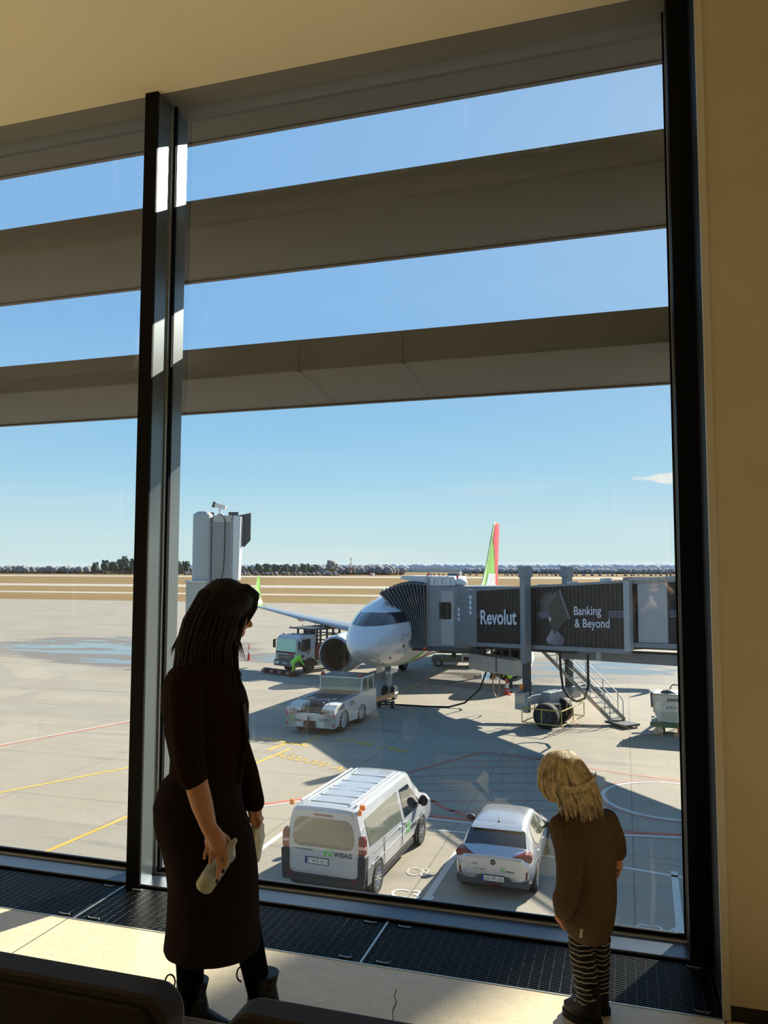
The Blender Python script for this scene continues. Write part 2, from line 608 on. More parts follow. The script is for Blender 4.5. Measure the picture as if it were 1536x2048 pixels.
big = noise_tex(t, P, .16, 7, .4)
mid = noise_tex(t, P, 1.1, 6, .2, (.5, 1.6, 1))
fin = noise_tex(t, P, 14, 4)
c = ramp(t, big, [(.3, lin((143, 134, 118))), (.5, lin((149, 140, 125))), (.7, lin((155, 148, 133)))])
c = mixc(t, math_node(t, 'MULTIPLY', math_node(t, 'SUBTRACT', mid, .52, True), 1.6, True), c, lin((118, 112, 102)))
c = mixc(t, .25, c, ramp(t, fin, [(.3, lin((126, 118, 106))), (.7, lin((162, 154, 140)))]))


def joint_lines(axis, off, step, width):
    f = math_node(t, 'ABSOLUTE', math_node(t, 'SUBTRACT', math_node(t, 'FRACT', math_node(t, 'DIVIDE', math_node(t, 'SUBTRACT', sp.outputs[axis], off - step / 2), step)), .5))
    return math_node(t, 'LESS_THAN', f, width / step / 2)


jm = math_node(t, 'MAXIMUM', joint_lines(1, 21.76, 4.83, .05), joint_lines(0, -9.6, 4.83, .04))
c = mixc(t, math_node(t, 'MULTIPLY', jm, .55), c, lin((88, 82, 74)))
# tyre scuffs
sc = noise_tex(t, P, .9, 3, 0, (.25, 3.0, 1))
c = mixc(t, math_node(t, 'MULTIPLY', math_node(t, 'SUBTRACT', sc, .68, True), 5.0, True), c, lin((96, 90, 82)))
# standing water left by the rain
wet = None
for cx_, cy_, rx_, ry_ in ((-47, 64, 17, 13), (-27, 61, 6, 5), (-1, 62, 12, 11), (-9, 54, 6, 7), (-38, 54, 9, 4)):
    a = math_node(t, 'DIVIDE', math_node(t, 'SUBTRACT', sp.outputs[0], cx_), rx_)
    b = math_node(t, 'DIVIDE', math_node(t, 'SUBTRACT', sp.outputs[1], cy_), ry_)
    d = math_node(t, 'SUBTRACT', 1.0, math_node(t, 'SQRT', math_node(t, 'ADD', math_node(t, 'MULTIPLY', a, a), math_node(t, 'MULTIPLY', b, b))), True)
    wet = d if wet is None else math_node(t, 'MAXIMUM', wet, d)
pn = noise_tex(t, P, .30, 6, .9, (.45, 1.9, 1))
damp = math_node(t, 'MULTIPLY', math_node(t, 'SUBTRACT', math_node(t, 'ADD', math_node(t, 'MULTIPLY', wet, .9), math_node(t, 'SUBTRACT', pn, .5)), .10), 6.0, True)
pud = math_node(t, 'MULTIPLY', math_node(t, 'SUBTRACT', math_node(t, 'ADD', math_node(t, 'MULTIPLY', wet, .75), math_node(t, 'MULTIPLY', math_node(t, 'SUBTRACT', pn, .5), 2.2)), .47), 12.0, True)
c = mixc(t, math_node(t, 'MULTIPLY', damp, .7), c, lin((98, 93, 90)))
t.links.new(c, B.inputs['Base Color'])
r = math_node(t, 'SUBTRACT', .85, math_node(t, 'ADD', math_node(t, 'MULTIPLY', damp, .2), math_node(t, 'MULTIPLY', pud, .60)))
t.links.new(r, B.inputs['Roughness'])
t.links.new(math_node(t, 'ADD', .22, math_node(t, 'MULTIPLY', pud, .3)), B.inputs['Specular IOR Level'])
mb = MB()
ap = struct('apron', mb.bb(-260, 140, 3.8, 160, G - .3, G), m, 'sunlit concrete apron with slab joints, wet patches and painted lines', 'apron')

MG = mat('dry_grass', (128, 106, 74), .95, spec=.05)
t = MG.node_tree
tcn = t.nodes.new('ShaderNodeTexCoord')
n1 = noise_tex(t, tcn.outputs['Object'], .02, 8, 0, (.4, 2.0, 1))
n2 = noise_tex(t, tcn.outputs['Object'], .5, 5)
c = mixc(t, .35, ramp(t, n1, [(.32, lin((118, 98, 62))), (.5, lin((136, 110, 76))), (.68, lin((126, 112, 70)))]), ramp(t, n2, [(.3, lin((100, 82, 54))), (.7, lin((150, 126, 88)))]))
t.links.new(c, bsdf(MG).inputs['Base Color'])
MT = mat('taxiway_concrete', (164, 154, 138), .9, var=.06, scale=.05)
gx = (-1800, 1500)
for a, b, nm, mm, lab in ((160, 208, 'grass_strip', MG, 'dry straw coloured grass strip nearest to the apron'), (208, 221, 'taxiway', MT, 'pale taxiway nearest to the apron'),
                          (221, 296, 'grass_strip', MG, 'dry grass strip between the two pale taxiways'), (296, 340, 'taxiway', MT, 'second pale taxiway, further from the apron'),
                          (340, 700, 'grass_strip', MG, 'wide dry grass field in front of the runway'), (700, 850, 'runway', MT, 'pale runway on the far side of the grass'),
                          (850, 3000, 'grass_strip', MG, 'far grass in front of the woods')):
    struct(nm, MB().bb(gx[0], gx[1], a, b, G - .3, G + (0 if mm is MT else -.02)), mm, lab, 'ground')

MYE = mat('paint_yellow', (196, 158, 58), .8, var=.12, scale=3)
MRE = mat('paint_red', (180, 92, 74), .8, var=.15, scale=3)
MWH = mat('paint_white', (196, 192, 182), .8, var=.08, scale=4)
MREF = mat('paint_red_worn', (162, 118, 102), .85, var=.1, scale=2)


def strip(name, pts, w, mm, z=.006):
    """A painted line on the apron."""
    mb = MB()
    pts = [Vector((x, y, 0)) for x, y in pts]
    L, R = [], []
    for i, p in enumerate(pts):
        d = (pts[min(i + 1, len(pts) - 1)] - pts[max(i - 1, 0)]).normalized()
        s = Vector((-d.y, d.x, 0)) * w / 2
        L.append(mb.bm.verts.new(p + s + Vector((0, 0, G + z))))
        R.append(mb.bm.verts.new(p - s + Vector((0, 0, G + z))))
    for i in range(len(pts) - 1):
        mb.bm.faces.new((L[i], R[i], R[i + 1], L[i + 1]))
    return mb.build(name, mm, ap, recalc=False)


for x, yl in ((-9.35, 20.9), (-4.42, 20.9), (.88, 20.9), (5.6, 20.9)):
    strip('bay_line', [(x - .1, 11), (x + .12, yl)], .16, MWH)
strip('bay_line', [(-5.4, 22.15), (-4.3, 22.2), (-2.3, 21.05), (-.56, 20.88), (1.1, 20.58), (9, 19.2)], .13, MWH)
strip('kerb_line', [(-11.4, 22.25), (-10.06, 23.55), (-8.2, 23.35), (-5.64, 23.12), (-4.14, 23.06), (-.8, 23.2), (1.3, 23.55), (6, 24.6)], .14, MWH)
strip('safety_line', [(-11.45, 22.4), (-10.06, 23.75), (-8.2, 23.57), (-5.64, 23.34), (-4.14, 23.28), (-.8, 23.42), (1.3, 23.77), (6, 24.8)], .22, MRE)
strip('safety_line', [(-4.2, 23.3), (-5.5, 24.3), (-8.0, 27.25), (-5.62, 32.05), (-3.1, 31.4)], .16, MRE)
for a, b in (((-6.0, 30.3), (-3.2, 31.45)), ((-6.8, 28.95), (-3.1, 30.4)), ((-7.93, 27.3), (-3.0, 29.45)), ((-6.7, 26.78), (-2.8, 28.2)), ((-6.3, 24.7), (-2.3, 26.1)), ((-7.0, 25.8), (-2.6, 27.2)), ((-5.3, 24.0), (-2.0, 25.1))):
    strip('hatch_line', [a, b], .11, MREF)
cx0, cy0 = 1.28, 27.25
for rr, w, mm in ((2.12, .15, MWH), (2.30, .13, MREF)):
    strip('stand_circle', [(cx0 + rr * math.cos(2 * PI * k / 48), cy0 + rr * math.sin(2 * PI * k / 48)) for k in range(49)], w, mm, .008)
strip('safety_line', [(-1.8, 30.8), (-.2, 30.2), (1.5, 29.9), (8, 29.7)], .22, MREF)
strip('safety_line', [(-33, 23.5), (-28, 25.4), (-24.9, 27.1), (-22.9, 33.1), (-22.4, 37.5)], .14, MRE)
strip('safety_line', [(-33.2, 23.6), (-28.15, 25.55), (-25.1, 27.2), (-23.1, 33.1), (-22.6, 37.5)], .10, MWH, .007)
strip('lead_line', [(-14.62, 14.0), (-14.5, 17.4), (-14.23, 20.7), (-13.6, 26.5), (-13.25, 30.3)], .15, MYE)
strip('lead_line', [(-26, 17.0), (-19.74, 21.55), (-17.68, 25.63), (-16.6, 28.6), (-15.3, 31.7)], .15, MYE)
strip('lead_line', [(-15.2, 31.75), (-12.7, 30.85)], .22, MYE)
strip('lead_line', [(-13.8, 31.2), (-14.0, 29.7)], .2, MYE)
strip('lead_line', [(-18.9, 31.0), (-15.9, 29.0)], .22, MYE)
strip('lead_line', [(-13.1, 31.0), (-13.0, 38), (-12.7, 60)], .12, MYE)
text('stencil', 'A320-200', MYE, ap, (-13.4, 28.9, G + .006), (2.3, -.95, 0), (.95, 2.3, 0), 2.7, .55)
text('stencil', 'A321', MYE, ap, (-10.6, 27.7, G + .006), (2.3, -.95, 0), (.95, 2.3, 0), 1.6, .5)
text('stencil', 'B737', MYE, ap, (-15.2, 28.2, G + .006), (2.3, -.95, 0), (.95, 2.3, 0), 1.5, .5)
text('stencil', 'B757', MYE, ap, (-14.6, 26.0, G + .006), (2.3, -.95, 0), (.95, 2.3, 0), 1.6, .55)
text('stencil', 'EMB 190', MYE, ap, (-12.0, 32.3, G + .006), (2.3, -.95, 0), (.95, 2.3, 0), 3.6, .5)
text('stencil', 'C35', MWH, ap, (-5.2, 17.42, G + .006), (1, .08, 0), (-.08, 1, 0), 1.0, .48)
text('stencil', 'C34', MWH, ap, (.05, 17.2, G + .006), (1, .05, 0), (-.05, 1, 0), .85, .45)
text('stencil', 'C8', mat('paint_white_worn', (172, 166, 154), .8), ap, (-5.2, 18.75, G + .006), (1, .08, 0), (-.08, 1, 0), .55, .5)
hexp = [(-18.2, 29.3), (-17.4, 29.75), (-16.9, 29.45), (-17.4, 28.75), (-18.0, 28.75), (-18.2, 29.3)]
strip('stencil_frame', hexp, .12, MYE)

# ---------------------------------------------------------------- woods on the horizon
MF1 = mat('pine_foliage', (84, 96, 88), .95, spec=.05, var=.3, scale=.4)
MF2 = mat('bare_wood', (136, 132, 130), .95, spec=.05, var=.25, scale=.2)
MF3 = mat('far_wood_haze_tint', (150, 160, 172), .95, spec=.05, var=.12, scale=.05)  # the blue of distant haze is put into this base colour
MTR = mat('trunk', (84, 64, 50), .9)


LUMPS = {}


def crown(mb, c, r, h, seed, flat=1.0, sub=2):
    rng = random.Random(seed)
    off = Vector((rng.uniform(0, 99), rng.uniform(0, 99), rng.uniform(0, 99)))
    key = (seed % 9, sub)
    if key not in LUMPS:
        tb = bmesh.new()
        bmesh.ops.create_icosphere(tb, subdivisions=sub, radius=1)
        vs_ = [v.co * (1 + .38 * noise.noise(v.co * 2.1 + off) + .2 * noise.noise(v.co * 5 + off)) for v in tb.verts]
        tb.verts.index_update()
        LUMPS[key] = (vs_, [[v.index for v in f.verts] for f in tb.faces])
        tb.free()
    vs_, fs_ = LUMPS[key]
    nv = [mb.bm.verts.new((c[0] + v.x * r, c[1] + v.y * r, c[2] + v.z * h * flat)) for v in vs_]
    for f in fs_:
        mb.bm.faces.new([nv[i] for i in f])
    return mb


def woods(name, x0, x1, y, h0, h1, n, mm, label, depth=40, seed=1, wide=.55):
    rng = random.Random(seed)
    mb = MB()
    for k in range(n):
        x = x0 + (x1 - x0) * (k + rng.random()) / n
        h = rng.uniform(h0, h1)
        r = h * rng.uniform(wide - .2, wide + .05)
        crown(mb, (x, y + rng.uniform(0, depth), G + h * .46), r, h * .54, seed * 1000 + k, 1.0, 1)
    return tag(mb.build(name, mm, smooth=180), label, 'woods', kind='stuff')


woods('woodland', -1750, -560, 1150, 10, 15, 620, MF2, 'grey brown bare woodland along the left horizon', 60, 1)
woods('woodland', -560, -330, 1120, 11, 16, 170, MF2, 'bare woodland behind the pine clump near the wing tip', 60, 2)
woods('woodland', -1700, 1600, 2500, 25, 28, 900, MF3, 'long wooded ridge on the far horizon, tinted bluish as if by haze', 60, 3, .9)
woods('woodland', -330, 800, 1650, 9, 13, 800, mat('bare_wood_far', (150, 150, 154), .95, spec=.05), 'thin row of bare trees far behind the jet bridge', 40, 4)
woods('undergrowth', -560, -340, 915, 3, 6, 130, MF2, 'low grey shrubs at the far edge of the runway', 30, 5)
woods('undergrowth', -260, 520, 1050, 2, 4, 150, MF2, 'low shrubs far behind the bridge columns', 30, 6)


def far_tree(nm, x, y, h, mm, label, grp, seed, wide=.45, bare=.2):
    tr = thing(nm, (x, y, G), label, 'tree', group=grp)
    mb = MB()
    rng = random.Random(seed)
    crown(mb, (0, 0, h * .58), h * wide * .72, h * .36, seed)
    for k in range(16):
        a = rng.uniform(0, 6.28)
        f = rng.uniform(.45, .80)
        z = rng.uniform(.34, .88)
        f *= 1.15 - abs(z - .58) * 1.3
        crown(mb, (math.cos(a) * h * wide * f, math.sin(a) * h * wide * f, h * z), h * wide * rng.uniform(.20, .34), h * rng.uniform(.09, .14), seed + k * 31)
    mb.build('crown', mm, tr, smooth=180)
    MB().tube([(0, 0, 0), (.2, 0, h * .4), (0, .1, h * .8)], [h * .03, h * .022, h * .01], 6).build('trunk', MTR, tr)
    return tr


pl = 'dark pine in the clump on the horizon beside the mullion'
for row in range(3):
    for k in range(8):
        far_tree('pine_tree', -738 + k * 16.6 + (row * 7) % 12, 975 + row * 26, 19 + (k * 53 + row * 31) % 5 + (4 if 2 < k < 7 else 0), MF1, pl, 'pines beside the mullion', 100 + k + row * 9, .29)
pl = 'dark pine on the horizon right of the wing tip'
for row in range(3):
    for k in range(7):
        far_tree('pine_tree', -494 + k * 13.2 + (row * 5) % 9, 985 + row * 22, 13 + (k * 29 + row * 17) % 5, MF1, pl, 'pines right of the wing tip', 200 + k + row * 9, .33)
far_tree('bare_tree', -384, 1010, 21, MF2, 'tall bare tree on the horizon next to the red and white mast', None, 301, .5)
far_tree('bare_tree', -366, 1040, 13, MF2, 'lower bare tree between the tall bare tree and the mast', None, 302, .5)
far_tree('bare_tree', -588, 940, 25, MF2, 'thin bare tree showing just beside the mullion edge', None, 303, .25)

mast = thing('radio_mast', (-352, 1000, G), 'red and white lattice mast on the horizon behind the aircraft', 'mast')
for k in range(7):
    MB().cyl((-.8, -.8, k * 3.4), (-.8, -.8, k * 3.4 + 3.4), .22, 5).cyl((.8, -.8, k * 3.4), (.8, -.8, k * 3.4 + 3.4), .22, 5).cyl((0, .8, k * 3.4), (0, .8, k * 3.4 + 3.4), .22, 5).cyl((-.8, -.8, k * 3.4), (.8, -.8, k * 3.4 + 3.4), .15, 5).build('mast_segment', mat('mast_red', (186, 60, 48), .6) if k % 2 == 0 else mat('mast_white', (214, 210, 204), .6), mast)
hut = thing('equipment_hut', (-318, 985, G), 'small red and white hut at the foot of the mast', 'hut')
MB().bb(-3, 3, -2, 2, 0, 3).build('wall', mat('mast_white', (214, 210, 204)), hut)
MB().bb(-3.2, 0, -2.2, 2.2, 3, 3.5).bb(-3.1, -1.2, -2.1, -2, 0, 2.6).build('roof', mat('mast_red', (186, 60, 48)), hut)
hut = thing('equipment_hut', (-186, 880, G), 'small grey hut beyond the runway left of the tail fin', 'hut')
MB().bb(-7, 5, -2, 2, 0, 4).build('wall', mat('hut_grey', (110, 124, 140), .7), hut)
MB().bb(5.2, 8, -2, 2, 0, 6).build('tank', mat('mast_white', (214, 210, 204)), hut)


# ---------------------------------------------------------------- thin haze over the far field
hz = bpy.data.materials.new('haze')
hz.use_nodes = True
t = hz.node_tree
t.nodes.clear()
vs = t.nodes.new('ShaderNodeVolumeScatter')
vs.inputs['Color'].default_value = (.62, .80, 1.0, 1)
vs.inputs['Density'].default_value = .00014
vs.inputs['Anisotropy'].default_value = .35
vo_ = t.nodes.new('ShaderNodeOutputMaterial')
t.links.new(vs.outputs[0], vo_.inputs['Volume'])
tag(MB().bb(-1900, 1900, 1760, 2440, G + .1, G + 27).build('distant_haze', hz), 'thin blue haze in front of the distant woods', 'haze', kind='stuff')

# ================================================================ vehicles
MVW = mat('van_silver_white', (170, 172, 175), .28, .15, coat=.6, var=.02)
MCS = mat('car_silver', (176, 178, 182), .26, .55, coat=.8)
MTY = mat('tyre', (26, 26, 27), .85, bump=.1)
MRIM = mat('rim', (178, 180, 184), .3, .8)
MBLK = mat('black_plastic', (30, 31, 33), .6)
MREDL = mat('tail_light_red', (96, 8, 14), .3, coat=.15)
MAMB = mat('beacon_amber', (232, 122, 20), .25, coat=.5)
MPLT = mat('plate_white', (206, 208, 206), .4)
MPBL = mat('plate_blue', (30, 56, 140), .4)
MINK = mat('ink_black', (18, 18, 20), .6)
MGRN = mat('logo_green', (78, 176, 60), .5)
MGREY = mat('logo_grey', (50, 52, 54), .5)
MWG = mat('window_tint', (96, 98, 86), .06, spec=.6, coat=1.0)
MWD = mat('window_dark', (24, 27, 31), .05, spec=.6, coat=1.0)


def wheel(parent, x, y, r, w, side, spokes=10, name='wheel', rim=MRIM):
    """A wheel standing on z = 0, its face towards SIDE * x."""
    W_ = bpy.data.objects.new(name, None)
    C.objects.link(W_)
    W_.parent = parent
    W_.location = (x, y, r)
    R = Matrix.Rotation(PI / 2 * side, 4, 'Y')
    a = w / 2
    prof = [(r * .62, -a), (r * .9, -a), (r, -a * .7), (r, a * .7), (r * .93, a), (r * .66, a)]
    MB().lathe(prof, 32, R, cap=False).build('tyre', MTY, W_, smooth=40)
    mb = MB().lathe([(r * .67, a * .2), (r * .67, a * .95), (r * .61, a * .95), (r * .58, a * .5), (.01, a * .45)], 32, R)
    for k in range(spokes):
        th = 2 * PI * k / spokes
        q = R @ Matrix.Rotation(th, 4, 'Z')
        p0, p1 = q @ Vector((r * .1, 0, a * .75)), q @ Vector((r * .6, 0, a * .85))
        mb.tube([p0, p1], [r * .07, r * .05], 6)
    mb.lathe([(r * .15, a * .4), (r * .15, a * .95), (.005, a * .98)], 16, R)
    mb.build('rim', rim, W_, smooth=40)
    return W_


class Body:
    """Car body lofted over stations along y: (y, z low, z belt, z top, half width, half width at the roof)."""

    def __init__(self, st):
        self.st = st

    def half(self, s):
        y, zb, zl, zt, w, wt = s
        zl = min(zl, zt - .10)
        zm = zb + (zl - zb) * .5
        return [(0, zb), (w - .14, zb), (w - .03, zb + .10), (w, zm), (w - .012, zl), (wt + (w - wt) * .12, zl + (zt - zl) * .80),
                (wt - .02, zl + (zt - zl) * .93), (wt - .10, zt - .008), (wt * .5, zt + .012), (0, zt + .018)]

    def section(self, y):
        S = self.st
        for a, b in zip(S, S[1:]):
            if a[0] <= y <= b[0]:
                f = (y - a[0]) / max(1e-6, b[0] - a[0])
                return tuple(p + (q - p) * f for p, q in zip(a, b))
        return S[0] if y < S[0][0] else S[-1]

    def build(self, name, mm, parent, sm=32):
        rings = []
        for s in self.st:
            h = self.half(s)
            rings.append([(x, s[0], z) for x, z in h] + [(-x, s[0], z) for x, z in h[-2:0:-1]])
        return MB().loft(rings).build(name, mm, parent, smooth=sm)

    def pt(self, y, k, f, side=1, off=.006):
        """Point between profile points k and k+1 at station y, lifted off the surface."""
        h = self.half(self.section(y))
        a, b = h[k], h[k + 1]
        x, z = a[0] + (b[0] - a[0]) * f, a[1] + (b[1] - a[1]) * f
        d = Vector((b[0] - a[0], b[1] - a[1])).normalized()
        return Vector((side * (x + d.y * off), y, z - d.x * off))

    def side_window(self, name, mm, parent, corners, side, off=.007, n=6):
        """Pane between belt and roof; CORNERS: (y, fraction low, fraction high) along the length."""
        mb = MB()
        lo, hi = [], []
        for (y0, l0, h0), (y1, l1, h1) in zip(corners, corners[1:]):
            for i in range(n + 1):
                f = i / n
                y = y0 + (y1 - y0) * f
                lo.append(self.pt(y, 4, l0 + (l1 - l0) * f, side, off))
                hi.append(self.pt(y, 4, h0 + (h1 - h0) * f, side, off))
        L = [mb.bm.verts.new(p) for p in lo]
        H_ = [mb.bm.verts.new(p) for p in hi]
        for i in range(len(L) - 1):
            if (lo[i] - lo[i + 1]).length > 1e-5:
                mb.bm.faces.new((L[i], L[i + 1], H_[i + 1], H_[i]))
        return mb.build(name, mm, parent, smooth=30)

    def top_patch(self, name, mm, parent, y0, y1, w0, w1, off=.008, n=6):
        """Pane across the top between stations y0 and y1; w: share of the half width at each end."""
        mb = MB()
        rows = []
        for i in range(n + 1):
            f = i / n
            y = y0 + (y1 - y0) * f
            s = self.section(y)
            h = self.half(s)
            w = w0 + (w1 - w0) * f
            row = []
            xs = [p[0] for p in h[5:]][::-1]
            zs = [p[1] for p in h[5:]][::-1]
            lim = xs[-1] * w
            for j in range(-8, 9):
                x = lim * j / 8
                ax = abs(x)
                z = zs[-1]
                for q in range(len(xs) - 1):
                    if xs[q] <= ax <= xs[q + 1] + 1e-9:
                        z = zs[q] + (zs[q + 1] - zs[q]) * (ax - xs[q]) / max(1e-6, xs[q + 1] - xs[q])
                        break
                row.append(Vector((x, y - off * .7, z + off)))
            rows.append(row)
        mb.loft(rows, cap=False, close=False)
        return mb.build(name, mm, parent, smooth=30)


def logo(parent, o, X, Y, s):
    """Green pinwheel of four leaves with grey lettering: o lower left corner, s its height."""
    o, X, Y = Vector(o), Vector(X).normalized(), Vector(Y).normalized()
    Z = X.cross(Y)
    mb = MB()
    for k in range(4):
        a = k * PI / 2
        ca_, sa_ = math.cos(a), math.sin(a)
        pts = []
        for u, v in ((.06, .06), (.46, .02), (.50, .30), (.38, .48), (.16, .46), (.30, .30)):
            x, y = u * ca_ - v * sa_, u * sa_ + v * ca_
            pts.append(o + X * s * (x + .5) * .95 + Y * s * (y + .5) + Z * .004)
        mb.poly(pts)
    mb.build('logo_mark', MGRN, parent, recalc=False)
    text('logo_lettering', 'WISAG', MGREY, parent, o + X * s * 1.05 + Y * s * .02, X, Y, s * 2.0, s * .46, bold=.02)


def plate(parent, s, c, w=.52, h=.11, tilt=0.0, X=(1, 0, 0), Y=(0, 0, 1), blue=True):
    c, X, Y = Vector(c), Vector(X).normalized(), Vector(Y).normalized()
    Z = X.cross(Y)
    o = c - X * w / 2 - Y * h / 2

    def quad(x0, x1, y0, y1, z, d):
        pts = [o + X * x + Y * y for x, y in ((x0, y0), (x1, y0), (x1, y1), (x0, y1))]
        return [[p + Z * z for p in pts], [p + Z * (z - d) for p in pts]]
    fr_ = MB().loft(quad(-.015, w + .015, -.015, h + .015, .004, .014)).build('number_plate', MINK, parent)
    MB().loft(quad(0, w, 0, h, .008, .006)).build('plate_face', MPLT, fr_)
    if blue:
        MB().loft(quad(0, .045, 0, h, .010, .004)).build('country_band', MPBL, fr_)
    text('plate_lettering', s, MINK, fr_, o + X * .06 + Y * h * .16 + Z * .0085, X, Y, w - .08, h * .68)


# ---- the silver van
van = thing('minibus', (-6.56, 16.86, G), 'silver white minibus with roof rails and two amber beacons, seen from behind', 'van', rz=math.radians(-2.6))
vb = Body([(0.0, .42, 1.05, 1.80, .84, .66), (.05, .36, 1.08, 1.885, .93, .74), (.30, .34, 1.08, 1.91, .962, .76), (1.5, .30, 1.06, 1.92, .965, .77), (3.3, .30, 1.02, 1.91, .965, .76),
           (3.55, .30, 1.01, 1.885, .965, .745), (4.25, .30, 1.0, 1.40, .96, .70), (4.38, .31, .99, 1.19, .955, .75), (4.95, .33, .85, 1.0, .92, .78), (5.10, .38, .7, .84, .84, .70), (5.14, .45, .6, .70, .72, .58)])
vb.build('body', MVW, van)
van.scale = (1.055, 1.055, 1.04)
# rear window and tailgate details
def rear_panel(name, mm, parent, poly, y0, d, smooth=None, bevel=0):
    return MB().prism(poly, 'y', y0 - d, y0 + .02).build(name, mm, parent, smooth=smooth, bevel=bevel)
def round_rect(x0, x1, z0, z1, r, n=5, skew=0.0):
    pts = []
    for cx_, cz_, a0 in ((x1 - r, z1 - r, 0), (x0 + r, z1 - r, PI / 2), (x0 + r, z0 + r, PI), (x1 - r, z0 + r, 1.5 * PI)):
        for k in range(n + 1):
            a = a0 + PI / 2 * k / n
            x, z = cx_ + r * math.cos(a), cz_ + r * math.sin(a)
            pts.append((x * (1 - skew * (z - z0) / (z1 - z0)), z))
    return pts
tg = rear_panel('tailgate', MVW, van, round_rect(-.80, .80, .56, 1.84, .12, skew=.16), 0.0, .012, bevel=.008)
rear_panel('rear_window', MWG, tg, round_rect(-.735, .735, 1.08, 1.69, .20, skew=.10), -.012, .008)
MB().bb(-.21, .21, -.022, .01, 1.735, 1.775).build('brake_light', mat('brake_strip', (126, 84, 72), .4), tg)
MB().bb(-.42, .42, -.022, .0, .876, .896).bb(-.40, .40, -.016, 0, .66, .68).build('handle_strip', MVW, tg, bevel=.006)
plate(tg, 'F WS 511', (-.14, -.018, .79))
text('lettering', 'www.wisag.de', MGREY, tg, (-.66, -.0145, .985), (1, 0, 0), (0, 0, 1), .42, .045)
logo(tg, (.02, -.0145, .915), (1, 0, 0), (0, 0, 1), .21)
for s in (-1, 1):
    mb = MB().prism([(s * .80, .98), (s * .955, 1.02), (s * .955, 1.32), (s * .90, 1.42), (s * .80, 1.36)], 'y', -.012, .10)
    tl_ = mb.build('tail_light', MREDL, van, bevel=.01)
    MB().prism([(s * .80, 1.13), (s * .957, 1.13), (s * .957, 1.19), (s * .80, 1.19)], 'y', -.016, .05).build('reversing_lamp', mat('lamp_clear', (196, 150, 150), .2), tl_)
    MB().bb(s * .68, s * .80, -.05, .01, .46, .50).build('reflector', MREDL, van)
mb = MB().prism([(-.93, .34), (.93, .34), (.955, .56), (.97, .98), (.80, .98), (.79, .56), (.72, .50), (-.72, .50), (-.79, .56), (-.80, .98), (-.97, .98), (-.955, .56)], 'y', -.045, .16)
mb.build('rear_bumper', MBLK, van, bevel=.015)
for s in (-1, 1):
    MB().bb(s * .955, s * .972, .1, .52, .36, .70).build('bumper_corner', mat('bumper_grey', (92, 96, 92), .6), van)
    vb.side_window('side_window', MWG if s > 0 else MWD, van, [(.30, .04, .86), (1.25, .02, .90), (2.42, .0, .92)], s)
    vb.side_window('front_side_window', MWD, van, [(2.62, .0, .92), (3.28, .0, .90), (3.95, .02, .16)], s, off=.008)
    mir = MB().ell((s * 1.09, 3.72, 1.16), (.12, .07, .14), 14, 10).cyl((s * .95, 3.76, 1.08), (s * 1.05, 3.74, 1.12), .03).build('door_mirror', MBLK, van, smooth=60)
    MB().bb(s * .966, s * .976, .35, 4.3, .70, .73).build('rub_strip', MVW, van, bevel=.004)
    MB().bb(s * .90, s * .962, 1.08, 3.30, .24, .36).build('side_skirt', MBLK, van)
    for y in (.70, 3.92):
        mb = MB()
        mb.prism([(y + .43 * math.cos(a), .34 + .43 * math.sin(a)) for a in [PI * k / 14 for k in range(15)]] + [(y - .43, .24), (y + .43, .24)], 'x', s * .62, s * .9665)
        mb.build('wheel_arch', MINK, van)
        wheel(van, s * .890, y, .335, .215, s, 12)
    for y0_, y1_, z0_, z1_ in ((2.42, 2.44, .42, 1.05), (1.15, 1.165, .42, 1.05), (.5, 2.4, .93, .94)):
        MB().bb(s * .964, s * .974, y0_, y1_, z0_, z1_).build('door_seam', mat('seam_grey', (110, 112, 114), .6), van)
    for y in (2.28, 2.66):
        MB().box((s * .978, y, .93), (.02, .17, .035)).build('door_handle', MVW, van, bevel=.006)
    MB().bb(s * .62, s * .66, .28, 3.2, 1.925, 1.955).bb(s * .49, s * .52, .28, 3.2, 1.935, 1.955).build('roof_rail', mat('rail_white', (214, 216, 216), .35), van, bevel=.006)
for y in (.34, .86, 1.32, 1.58, 2.1, 2.7):
    MB().bb(-.46, .46, y, y + .02, 1.925, 1.936).build('roof_seam', mat('seam_grey', (110, 112, 114)), van)
vb.top_patch('windscreen', MWD, van, 3.58, 4.22, .95, 1.0)
for x, y, r in ((-.80, .12, .055), (.80, .22, .065), (.835, -.02, .045)):
    b = MB().lathe([(.05, 0), (.05, .015), (r, .02), (r, .06), (r * .8, .10), (.01, .115)], 16, Matrix.Translation((x, y, 1.845 if abs(x) > .81 else 1.88))).build('beacon', MAMB, van, smooth=40)
logo(van, (.976, 2.72, .62), (0, 1, 0), (0, 0, 1), .26)

# ---- the small silver hatchback
car = thing('hatchback', (-2.95, 18.0, G), 'small silver hatchback with dark rear window, seen from behind', 'car', rz=math.radians(-.8))
cb = Body([(0.0, .42, .70, .88, .72, .62), (.06, .33, .76, .955, .82, .70), (.20, .27, .80, 1.01, .868, .72), (.30, .25, .82, 1.04, .875, .72), (.64, .22, .86, 1.34, .88, .655), (.72, .21, .88, 1.385, .88, .63),
           (1.35, .20, .90, 1.435, .882, .60), (2.15, .20, .90, 1.42, .882, .595), (2.45, .20, .90, 1.36, .88, .60), (3.18, .20, .88, .99, .875, .66), (3.75, .22, .74, .86, .84, .66), (3.98, .28, .58, .70, .74, .56), (4.06, .36, .5, .58, .6, .44)])
cb.build('body', MCS, car, 40)
cb.top_patch('rear_window', MWD, car, .325, .655, .97, .95, off=.010)
MB().prism([(.56, 1.335), (.52, 1.352), (.70, 1.402), (.82, 1.412), (.80, 1.38)], 'x', -.58, .58).build('spoiler', MCS, car, smooth=30, bevel=.01)
